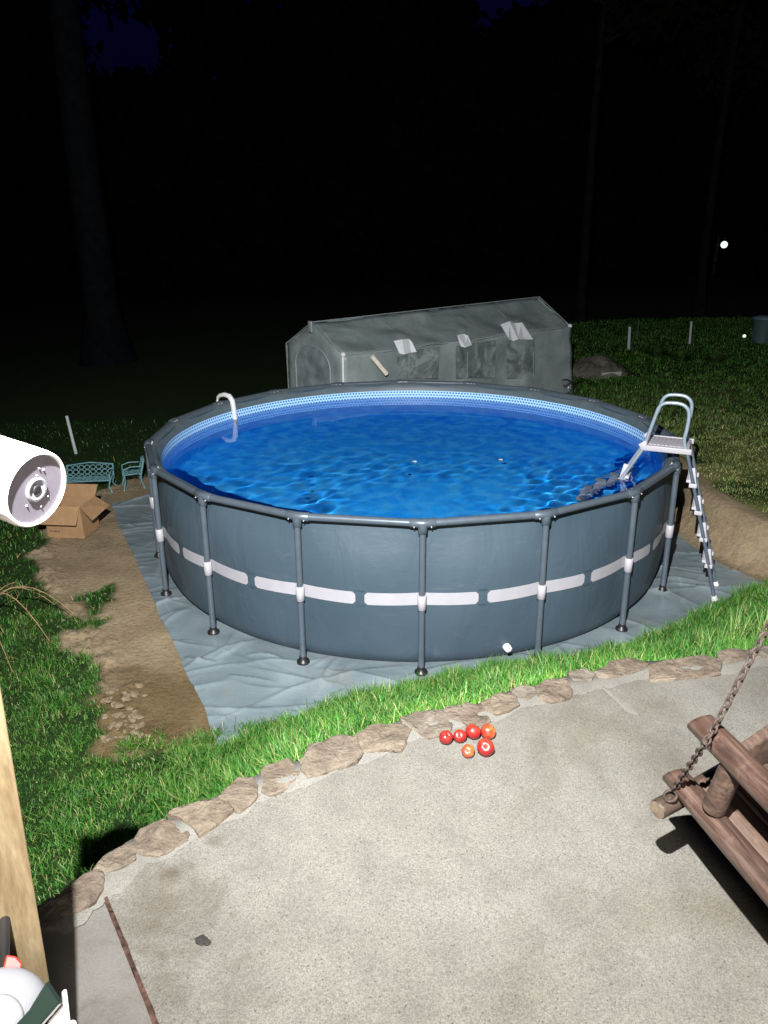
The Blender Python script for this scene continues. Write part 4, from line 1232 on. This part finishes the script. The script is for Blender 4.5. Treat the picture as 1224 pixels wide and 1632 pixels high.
# ------------------------------------------------------------------ cardboard box
bp = [un(78, 858, 0), un(135, 860, 0), un(164, 834, 0)]
bx_ = bp[0]; ux = (bp[1] - bp[0]); wx_ = ux.length; ux.normalize(); uy = Vector((-ux.y, ux.x, 0)); dpx = .37; hz_ = .39
box = empty('cardboard_box', (bx_.x, bx_.y, .012), 0, 'open brown cardboard box with splayed flaps standing on the bare dirt', 'box')
def BX(a, b_, z): return ux * a + uy * b_ + Vector((0, 0, z))
th = .004
def panel(name, q, parent=box, m=M['card']):
    q = [Vector(v) for v in q]; nrm = (q[1] - q[0]).cross(q[3] - q[0]).normalized() * th
    V = q + [v + nrm for v in q]
    return MB().add(V, [(3, 2, 1, 0), (4, 5, 6, 7), (0, 1, 5, 4), (1, 2, 6, 5), (2, 3, 7, 6), (3, 0, 4, 7)], False).build(name, m, parent)
panel('side_panel', [BX(0, 0, 0), BX(wx_, 0, 0), BX(wx_, 0, hz_), BX(0, 0, hz_)])
panel('side_panel', [BX(wx_, dpx, 0), BX(0, dpx, 0), BX(0, dpx, hz_), BX(wx_, dpx, hz_)])
panel('side_panel', [BX(wx_, 0, 0), BX(wx_, dpx, 0), BX(wx_, dpx, hz_), BX(wx_, 0, hz_)])
panel('side_panel', [BX(0, dpx, 0), BX(0, 0, 0), BX(0, 0, hz_), BX(0, dpx, hz_)])
panel('bottom_panel', [BX(0, 0, .004), BX(wx_, 0, .004), BX(wx_, dpx, .004), BX(0, dpx, .004)])
panel('flap', [BX(-.005, -.004, hz_ + .003), BX(wx_ + .0, -.004, hz_ + .003), BX(wx_ - .02, -.10, hz_ - .19), BX(-.06, -.10, hz_ - .19)])
panel('flap', [BX(wx_ + .004, 0, hz_), BX(wx_ + .004, dpx, hz_ + .002), BX(wx_ + .15, dpx + .03, hz_ - .12), BX(wx_ + .12, .02, hz_ - .17)])
panel('flap', [BX(wx_, dpx, hz_), BX(0, dpx, hz_), BX(.0, dpx + .11, hz_ + .11), BX(wx_ + .0, dpx + .11, hz_ + .11)])
panel('flap', [BX(0, 0, hz_), BX(0, dpx, hz_), BX(-.14, dpx, hz_ - .09), BX(-.14, 0, hz_ - .09)])
b = MB()
for i, (a0_, a1_, z_) in enumerate([(.03, .055, .085), (.065, .12, .082), (.13, .15, .08)]):
    b.box(BX((a0_ + a1_) / 2, -.005, z_), ux, uy, (0, 0, 1), (a1_ - a0_) / 2, .001, .005)
b.build('printed_marks', M['ink'], box)

# ------------------------------------------------------------------ small ornate garden bench and chair behind the box
def lattice(b, p0, u, v, nu, nv, r):
    """openwork casting: small rings and leaves between two edges"""
    for i in range(nu):
        for j in range(nv):
            c = p0 + u * ((i + .5) / nu) + v * ((j + .5) / nv)
            un_, vn_ = u.normalized(), v.normalized()
            torus(b, c, un_, vn_, u.length / nu * .46, v.length / nv * .46, r, 8, 4)
def garden_seat(px, py, width, depth, sh, bh, rz, name, lab, cat, zg=0.0):
    q = un(px, py, zg)
    e = empty(name, (q.x, q.y, zg), rz, lab, cat)
    b = MB(); p0 = Vector((-width / 2, depth * .9, sh * .85)); lattice(b, p0, Vector((width, 0, 0)), Vector((0, depth * .25, bh - sh * .85)), max(3, int(width / .075)), 3, .007)
    b.tube([p0, p0 + Vector((0, depth * .25, bh - sh * .85)), p0 + Vector((width / 2, depth * .28, bh - sh * .85 + .03)), p0 + Vector((width, depth * .25, bh - sh * .85)), p0 + Vector((width, 0, 0))], .010, 6)
    b.build('backrest', M['cast'], e)
    b = MB(); lattice(b, Vector((-width / 2, 0, sh)), Vector((width, 0, 0)), Vector((0, depth * .9, 0)), max(3, int(width / .08)), 3, .007)
    b.tube([(-width / 2, 0, sh), (width / 2, 0, sh), (width / 2, depth * .9, sh), (-width / 2, depth * .9, sh), (-width / 2, 0, sh)], .010, 6)
    b.build('seat', M['cast'], e)
    for sx_ in (-1, 1):
        for y0_ in (.0, depth * .9):
            x_ = sx_ * width / 2
            MB().tube([(x_, y0_, sh), (x_ * .92, y0_, sh * .5), (x_ * 1.05, y0_ + (.03 if y0_ else -.03), 0)], [.014, .009, .013], 7).build('leg', M['cast'], e)
        MB().tube([(sx_ * width / 2, depth * .95, sh + (bh - sh) * .55), (sx_ * width / 2, depth * .4, sh + (bh - sh) * .60), (sx_ * width / 2, 0, sh + (bh - sh) * .45), (sx_ * width / 2, 0, sh)], .009, 6).build('arm', M['cast'], e)
garden_seat(141, 786, .62, .22, .17, .33, .10, 'garden_bench', 'small pale blue-green openwork garden bench standing behind the cardboard box', 'bench')
garden_seat(200, 778, .24, .24, .22, .40, -1.15, 'garden_chair', 'small pale openwork garden chair standing between the bench and the pool', 'chair')

# ------------------------------------------------------------------ stakes
def stake(px0, py0, px1, py1, zg, r, lab, m=M['stake'], name='stake'):
    a = un(px0, py0, zg); dep = a.y * math.cos(PITCH) + (CAMZ - zg) * math.sin(PITCH)
    t_ = ray_at(px1, py1, dep * .995)
    b = MB().tube([(0, 0, -.08), (0, 0, 0), t_ - a], [r, r, r * .92], 8)
    o = b.build(name, m); o.location = (a.x, a.y, float(height(a.x, a.y)))
    return tag(o, lab, 'stake', 'thin stakes standing in the grass')
stake(122, 728, 107, 668, 0, .026, 'pale leaning stake standing in the dark grass behind the bench')
stake(1003, 546, 1005, 510, .45, .045, 'brightest white upright stake on the dark lawn right of the greenhouse')
stake(1100, 541, 1103, 505, .5, .035, 'greyish stake at the foot of a faint trunk at the far right')
stake(1016, 535, 1019, 505, .45, .018, 'thin dim stake just right of the brightest white stake', simple('dim_stake', (.09, .09, .08), .7))
stake(426, 612, 425, 604, .5, .02, 'tiny pale stake tip seen over the rim left of the greenhouse')

# ------------------------------------------------------------------ greenhouse
GA1 = Vector((-.62, 11.58, 1.5)); GA2 = Vector((-1.68, 12.91, 1.5)); GRL = Vector((-1.16, 12.25, 1.92))
GB1 = Vector((3.80, 15.13, 1.5)); GB2 = Vector((2.74, 16.46, 1.5)); GRR = Vector((3.30, 15.85, 2.01))
gh = empty('greenhouse', (1.3, 13.9, .12), 0, 'low grey-green plastic film greenhouse with pitched roof behind the pool', 'greenhouse')
GO = Vector((1.3, 13.9, .12))
zb = .10
def G(p): return Vector(p) - GO
def down(p, out=.0):
    return Vector((p.x, p.y, zb))
def sheet_quad(name, p00, p10, p11, p01, nu, nv, m=M['cover'], sag=.02, seed=0, parent=gh, thick=.012, netu=None, netv=None):
    us = np.linspace(0, 1, nu); vs = np.linspace(0, 1, nv)
    nrm = (Vector(p10) - Vector(p00)).cross(Vector(p01) - Vector(p00)).normalized()
    V = np.zeros((nv, nu, 3)); net = np.zeros((nv, nu))
    for j, v in enumerate(vs):
        for i, u in enumerate(us):
            p = (Vector(p00) * (1 - u) + Vector(p10) * u) * (1 - v) + (Vector(p01) * (1 - u) + Vector(p11) * u) * v
            w = sag * (float(fbm(u * 9 + seed, v * 3 + seed, 3)) - .5) * 2 - sag * .8 * abs(math.sin(u * math.pi * 4)) * math.sin(v * math.pi)
            V[j, i] = G(p + nrm * w)
    o = grid_obj(name, V[:, :, 0], V[:, :, 1], V[:, :, 2], m, parent, {'net': net})
    so = o.modifiers.new('thickness', 'SOLIDIFY'); so.thickness = thick
    return o
sheet_quad('side_wall', down(GA1), down(GB1 + Vector((.2, .05, 0))), GB1, GA1, 70, 18, seed=1, sag=.055)
sheet_quad('side_wall', down(GB2), down(GA2), GA2, GB2, 40, 10, seed=2)
sheet_quad('roof_panel', GA1 + (GA1 - GRL) * .02, GB1 + (GB1 - GRR) * .02, GRR, GRL, 70, 12, seed=3, sag=.05)
sheet_quad('roof_panel', GB2, GA2, GRL, GRR, 40, 8, seed=4)
# gables
for tri, sd in (((GA2, GA1, GRL), 5), ((GB1, GB2, GRR), 6)):
    a_1, a_2, rg_ = tri
    V = []; F = []
    N = 14
    for i in range(N + 1):
        u = i / N; p = a_1.lerp(a_2, u); zt_ = a_1.z + (rg_.z - a_1.z) * (1 - abs(2 * u - 1))
        for j in range(9):
            v = j / 8; V.append(G((p.x, p.y, zb + (zt_ - zb) * v)) + Vector((.012 * math.sin(i * 1.9 + j), .012 * math.cos(i * 2.3), 0)))
    for i in range(N):
        for j in range(8): F.append((i * 9 + j, (i + 1) * 9 + j, (i + 1) * 9 + j + 1, i * 9 + j + 1))
    g_o = fast_mesh('gable_wall', np.array([tuple(v) for v in V]), np.array(F), M['cover'], gh, {'net': np.zeros(len(V))})
    g_o.modifiers.new('thickness', 'SOLIDIFY').thickness = .012
# frame tubes
tube_m = simple('greenhouse_tube', (.30, .34, .35), .4, .2)
def gtube(pts, r=.012): MB().tube([G(p) for p in pts], r, 8).build('frame_tube', tube_m, gh)
for t in (0, .25, .5, .75, 1):
    e1_, e2_, rr_ = GA1.lerp(GB1, t), GA2.lerp(GB2, t), GRL.lerp(GRR, t)
    off = Vector((0, 0, -.025)) if 0 < t < 1 else Vector((0, 0, .012))
    gtube([down(e1_), e1_ + off, rr_ + off, e2_ + off, down(e2_)], .013)
gtube([GA1 + Vector((0, 0, .014)), GB1 + Vector((0, 0, .014))], .010); gtube([GRL + Vector((0, 0, .016)), GRR + Vector((0, 0, .016))], .010)
# corner joints
for p in (GA1, GB1):
    MB().sphere(G(p + Vector((0, -.02, .01))), .045, .045, .04).build('corner_joint', M['flap'], gh)
MB().box(G(GRL + Vector((-.02, -.05, -.05))), (GA1 - GA2).normalized(), Vector((0, 0, 1)), (GB1 - GA1).normalized(), .05, .09, .015, .008).build('corner_joint', tube_m, gh)
# arched door in the near gable
gd = (GA1 - GA2).normalized(); gn = Vector((gd.y, -gd.x, 0))
if gn.dot(Vector((0, 0, 0)) - GA1) < 0: gn = -gn
gc = (GA1 + GA2) / 2
arch = []
for i in range(25):
    a = math.pi * i / 24; arch.append(gc + gd * (.52 * math.cos(a)) + Vector((0, 0, 1.22 - 1.5 + .34 * math.sin(a))) + gn * .02)
arch = [Vector((arch[0].x, arch[0].y, zb))] + arch + [Vector((arch[-1].x, arch[-1].y, zb))]
dr = MB(); V = [G(p) for p in arch]; dr.add(V + [v + gn * .008 for v in V], [tuple(range(len(V))), tuple(range(len(V), 2 * len(V)))], False)
dr.build('door_panel', simple('door_film', (.22, .27, .29), .5, 0, .4, .4, 4), gh)
MB().tube([G(p + gn * .012) for p in arch], .013, 6).build('door_zip', simple('zip', (.28, .34, .36), .5), gh)
MB().tube([G(GA1 + gn * .02 + Vector((.01, -.02, -.02))), G(down(GA1) + gn * .02)], .022, 8).build('corner_post', M['flap'], gh)
# windows and white flaps on the near wall
wd = (GB1 - GA1).normalized(); wnn = Vector((wd.y, -wd.x, 0))
if wnn.y > 0: wnn = -wnn
def on_wall(px, py, off=.03):
    o_ = Vector((0, 0, CAMZ)); d_ = un(px, py, 0) - o_
    t_ = (GA1 + wnn * off - o_).dot(wnn) / d_.dot(wnn); return o_ + d_ * t_
def wall_quad(name, pts, m, off=.03, th_=.01, parent=gh):
    V = [G(on_wall(px, py, off)) for px, py in pts]; n_ = len(V)
    V2 = [v - wnn * th_ for v in V]
    return MB().add(V + V2, [tuple(range(n_)), tuple(range(n_, 2 * n_))[::-1]] + [(i, (i + 1) % n_, n_ + (i + 1) % n_, n_ + i) for i in range(n_)], False).build(name, m, parent)
for pts in ([(634, 560), (700, 553), (698, 603), (632, 604)], [(727, 551), (790, 542), (789, 602), (727, 603)], [(808, 541), (852, 536), (852, 604), (808, 603)]):
    mw = Mat('window_mesh', (.03, .05, .045), .8, 0, .2); v_ = mw.coord(); nz_ = mw.noise(v_, 2.6, 7, .7, .8)
    mw.col(mw.ramp(nz_, [(.36, (.085, .115, .108)), (.48, (.16, .20, .20)), (.58, (.27, .33, .34)), (.7, (.33, .39, .40))]))
    wall_quad('window', pts, mw.m, .045)
for px in (652, 745, 850):
    MB().tube([G(on_wall(px, 560, .06)), G(on_wall(px, 602, .06))], .009, 6).build('window_zip', tube_m, gh)
def flap(pts_top, pts_low, seed):
    """folded white cover: lies up on the roof edge and hangs over the eave"""
    V = []
    o_ = Vector((0, 0, CAMZ))
    for row, (pl, off) in enumerate(((pts_top, .04), (pts_low, .09))):
        for (px, py) in pl: V.append(G(on_wall(px, py, off + .035 * ((seed + len(V)) % 2))))
    n_ = len(pts_top)
    b = MB(); V2 = [v - wnn * .012 - Vector((0, 0, .004)) for v in V]
    F = [(i, i + 1, n_ + i + 1, n_ + i) for i in range(n_ - 1)]
    b.add(V + V2, F + [tuple(2 * n_ + k for k in f[::-1]) for f in F] + [(0, n_, 3 * n_, 2 * n_), (n_ - 1, 2 * n_ - 1, 4 * n_ - 1, 3 * n_ - 1)], False)
    b.build('window_flap', M['flap'], gh)
flap([(628, 543), (641, 541), (652, 540), (657, 546)], [(637, 563), (645, 565), (655, 562), (664, 561)], 0)
flap([(729, 534), (738, 532), (746, 535)], [(735, 552), (742, 554), (752, 550)], 1)
flap([(798, 517), (812, 512), (820, 515), (832, 514), (838, 521)], [(812, 541), (818, 544), (826, 541), (838, 541), (850, 541)], 0)
MB().tube([G(on_wall(593, 568, .12)), G(on_wall(616, 596, .16))], [.040, .040], 12).build('streak_tube', simple('bright_tube', (.85, .8, .7), .5), gh)  # made-up tube in place of a bright streak, likely a flying insect

# dark wire loops beside the greenhouse corner
q = un(888, 621, .15)
wc = empty('garden_cart', tuple(q + Vector((-.02, -.45, 0))), 0, 'dark looped wire garden cart with a small bright reflector by the greenhouse corner', 'cart')
for dx, rr_, zc in ((-.24, .12, .12), (.07, .15, .15)):
    b = MB(); torus(b, (dx, 0, zc), (1, 0, 0), (0, 0, 1), rr_, rr_, .015, 24, 6)
    w_ = b.build('wheel', M['darkwire'], wc)
    b = MB()
    for k in range(6):
        a = math.pi * k / 6; b.tube([(dx + rr_ * math.cos(a), 0, zc + rr_ * math.sin(a)), (dx - rr_ * math.cos(a), 0, zc - rr_ * math.sin(a))], .003, 5)
    b.build('spokes', M['darkwire'], w_)
MB().tube([(-.24, 0, .12), (-.1, 0, .30), (.07, 0, .15), (.30, 0, .34), (.42, 0, .36)], .014, 8).build('frame', M['darkwire'], wc)
MB().sphere((.13, -.05, .14), .022).build('reflector', M['whiteplastic'], wc)

# ------------------------------------------------------------------ mound, board, weeds on the far lawn
q = un(955, 603, .12)
V = []; F = []; nu, nv = 40, 22
for j in range(nv + 1):
    for i in range(nu + 1):
        u = i / nu * 2 - 1; v = j / nv * 2 - 1
        r2 = math.sqrt(u * u + v * v); hh = max(0, 1 - r2) ** .55 * .50 if r2 < 1 else -.05
        hh += .22 * (float(fbm(u * 4 + 7, v * 4, 4)) - .5) * (1 if r2 < 1 else 0)
        V.append((u * .75 + .05, .5 + v * .6, hh))
for j in range(nv):
    for i in range(nu): F.append((j * (nu + 1) + i, j * (nu + 1) + i + 1, (j + 1) * (nu + 1) + i + 1, (j + 1) * (nu + 1) + i))
mo = MB().add(V, F, True).build('rubble_mound', M['rubble'], origin=None); mo.location = (q.x, q.y, .10)
tag(mo, 'low grey mound of soil and rubble just right of the greenhouse', 'mound')
pb_ = MB(); pb_.box((0, 0, .07), (1, .15, .02), (-.1, 1, .5), (0, -.5, 1), .24, .012, .065, .004)
bo = pb_.build('white_board', simple('weathered_white', (.45, .47, .46), .7)); qq = un(972, 600, .14); bo.location = (qq.x, qq.y - .1, .13)
tag(bo, 'short weathered white board lying against the front of the mound', 'board')
wm = simple('weed_green', (.04, .09, .02), .7, 0, .2, .5, 10)
for px, py, h_, lab in [(1048, 560, .42, 'bushy weed clump behind the lawn, nearest the brightest stake'), (1085, 566, .34, 'lower weed clump between the two far stakes'),
                        (1140, 572, .38, 'loose weed clump at the far right of the lawn')]:
    q = un(px, py, .45); z = float(height(q.x, q.y))
    tuft((q.x, q.y, z), 170, h_, .55, 'weed_clump', lab, wm, 'weeds', 'weed clumps at the back of the lawn', .03)

# blue bin and a glowing ball added for a reflective spot at the far right
q = un(1214, 540, .5)
bn = empty('garden_bin', (q.x, q.y, float(height(q.x, q.y))), 0, 'small pale blue-green bin standing at the far right edge', 'bin')
MB().tube([(0, 0, 0), (0, 0, .6), (0, 0, .64)], [.24, .30, .32], 20).build('body', simple('bin_plastic', (.05, .10, .10), .6), bn)
MB().tube([(0, 0, .64), (0, 0, .68), (0, 0, .73)], [.33, .33, .12], 20).build('lid', simple('bin_lid', (.09, .16, .18), .6), bn)
q = un(1186, 537, .5)
gl = empty('glow_spot', (q.x, q.y, float(height(q.x, q.y))), 0, 'tiny white glowing ball standing in for a reflector on the far lawn by the bin', 'garden light')
MB().tube([(0, 0, -.05), (0, 0, .10)], .012, 8).build('spike', M['black'], gl)
MB().sphere((0, 0, .13), .045).build('glow_head', emit('spot_glow', (.9, 1, .95), 1.0), gl)  # emission stands in for the reflector's glint
# distant yard lamp
q = ray_at(1157, 390, 44.0)
yl = empty('yard_lamp', (q.x, q.y + .3, float(height(q.x, q.y))), 0, 'distant white yard lamp shining in the black woods at upper right', 'lamp')
hz2 = q.z - yl.location.z
MB().tube([(0, .9, -.3), (0, .9, hz2 + .5)], [.12, .08], 10).build('pole', M['bark'], yl)
MB().tube([(0, .9, hz2 + .45), (0, .45, hz2 + .55), (0, 0, hz2 + .35)], [.04, .04, .05], 8).build('arm', M['bark'], yl)
MB().sphere((0, -.05, hz2), .20, .20, .20, 16, 10).build('bulb', emit('lamp_glow', (.88, 1.0, .93), 1.3), yl)

# ------------------------------------------------------------------ dead weed stems at the left
q = un(-30, 985, .1)
dw = empty('dead_weed', (q.x, q.y, float(height(q.x, q.y))), 0, 'sprawling dry tan weed with thin arching stems at the left edge', 'dead plant')
dmt = simple('dry_stem', (.28, .19, .10), .8, 0, .2, .3, 20)
for i, (dx, dz, dy, bend) in enumerate([(.75, .02, -.35, .42), (.60, .10, .15, .30), (.62, -.02, -.75, .22), (.40, .0, -.9, .12), (.85, .12, -.05, .36), (.30, .35, .1, .1), (.18, .30, -.3, .1), (.5, .22, -.55, .18)]):
    pts = []
    for t in np.linspace(0, 1, 9):
        pts.append(Vector((dx * t, dy * t, .05 + dz * t + bend * 4 * t * (1 - t) * (1 - .25 * t))))
    b = MB().tube(pts, [.006 * (1 - .75 * t) + .0012 for t in np.linspace(0, 1, 9)], 6)
    for j in range(2, 9):
        p = pts[j]
        for s_ in (-1, 1):
            d = Vector((random.uniform(-.4, .4), s_ * random.uniform(.2, .5), random.uniform(-.3, .4))) * .16
            b.tube([p, p + d * .6, p + d + Vector((0, 0, -.01))], [.002, .0013, .0008], 4)
    b.build('stem', dmt, dw)

# ------------------------------------------------------------------ trees
def trunk_mesh(h, r0, r1, lean, seed, limbs=6):
    b = MB(); rs_ = random.Random(seed)
    pts = []; rad = []
    for i in range(15):
        t = i / 14
        pts.append(Vector((lean[0] * t + .12 * math.sin(t * 5 + seed), lean[1] * t + .1 * math.cos(t * 4), h * t - .15)))
        rad.append(r0 * (1 + .75 * math.exp(-t * h / .45)) * (1 - t) + r1 * t)
    b.tube(pts, rad, 16)
    tips = []
    for k in range(limbs):
        t = rs_.uniform(.5, .95); i = int(t * 14); p = pts[i]; a = rs_.uniform(0, 6.28); L = h * rs_.uniform(.18, .3)
        q1 = p + Vector((math.cos(a), math.sin(a), .45)) * L * .5; q2 = q1 + Vector((math.cos(a + .3), math.sin(a + .3), .6)) * L * .5
        b.tube([p, q1, q2], [rad[i] * .5, rad[i] * .3, rad[i] * .1], 8); tips += [q1, q2]
    tips.append(pts[-1])
    return b, tips
def crown(clumps, n, size, seed):
    g_ = np.random.default_rng(seed); cl = np.array(clumps); k = g_.integers(0, len(cl), n)
    d = g_.normal(size=(n, 3)); d /= np.linalg.norm(d, axis=1)[:, None]
    c = cl[k, :3] + d * (g_.random(n) ** .45)[:, None] * cl[k, 3][:, None] * np.array([1, 1, .75])
    u = g_.normal(size=(n, 3)); u /= np.linalg.norm(u, axis=1)[:, None]
    w = np.cross(u, g_.normal(size=(n, 3))); w /= np.linalg.norm(w, axis=1)[:, None]
    s = (size * g_.uniform(.6, 1.4, n))[:, None]
    V = np.stack([c - u * s, c + w * s * .5, c + u * s, c - w * s * .5], 1).reshape(-1, 3)
    return V, np.arange(4 * n).reshape(-1, 4)
def tree(name, x, y, h, r0, lean, seed, lab, crown_r, n=5000, size=.22, barkm=M['bark']):
    e = empty(name, (x, y, float(height(x, y))), 0, lab, 'tree')
    b, tips = trunk_mesh(h, r0, r0 * .35, lean, seed)
    b.build('trunk', barkm, e)
    rs_ = random.Random(seed + 5)
    cl = [(t.x + rs_.uniform(-.5, .5), t.y, t.z + rs_.uniform(0, 1), crown_r * rs_.uniform(.55, 1)) for t in tips]
    V, Q = crown(cl, n, size, seed); fast_mesh('crown', V, Q, M['leaf'], e, smooth=False)
    return e
barkb = simple('pale_bark', (.004, .0055, .008), .95, 0, .05, .5, 4, 1)
tree('tree', -7.35, 19.6, 20, .46, (.5, .5), 3, 'huge dim tree trunk rising behind the left side of the pool', 2.6, 14000, .20, barkb)
barkd = simple('dim_bark', (.008, .008, .009), .95, 0, .05, .5, 4, 1)
tree('tree', 6.9, 26.5, 15, .17, (.2, 0), 8, 'faint slim tree trunk right behind the greenhouse end', 2.0, 4000, .22, barkd)
tree('tree', 11.6, 27.5, 15, .17, (.1, .3), 9, 'faint slim tree trunk behind the far right stake', 2.2, 4000, .22, barkd)
tree('tree', 16.4, 30.0, 16, .22, (.4, .3), 10, 'faint slim tree trunk behind the little blue bin', 2.2, 4000, .22, barkd)

# dark woods closing the view: one mass of crowns and stems with a gap to the sky
cl = []
rw = random.Random(21)
for i in range(230):
    x = rw.uniform(-62, 66); y = rw.uniform(46, 70); 
    pxx = 612 + x / y * FPX * .97
    top = 25 * y / 50
    for (c0, c1, cap) in ((200, 320, 12.4), (760, 880, 15.2)):
        if c0 < pxx < c1: top = cap * y / 50 * (1 + .0) + 0 * rw.random()
    for kk in range(8):
        z = rw.uniform(.5, top - 1.5)
        cl.append((x + rw.uniform(-2, 2), y + rw.uniform(-2, 2), z, min(rw.uniform(2.0, 3.4), max(1.2, (top - z) * .9 + .4))))
V, Q = crown(cl, 190000, .55, 77)
wo = fast_mesh('woods', V, Q, M['leaf'], None, smooth=False)
tag(wo, 'black wall of woods all round the back of the yard', 'woods', kind='stuff')
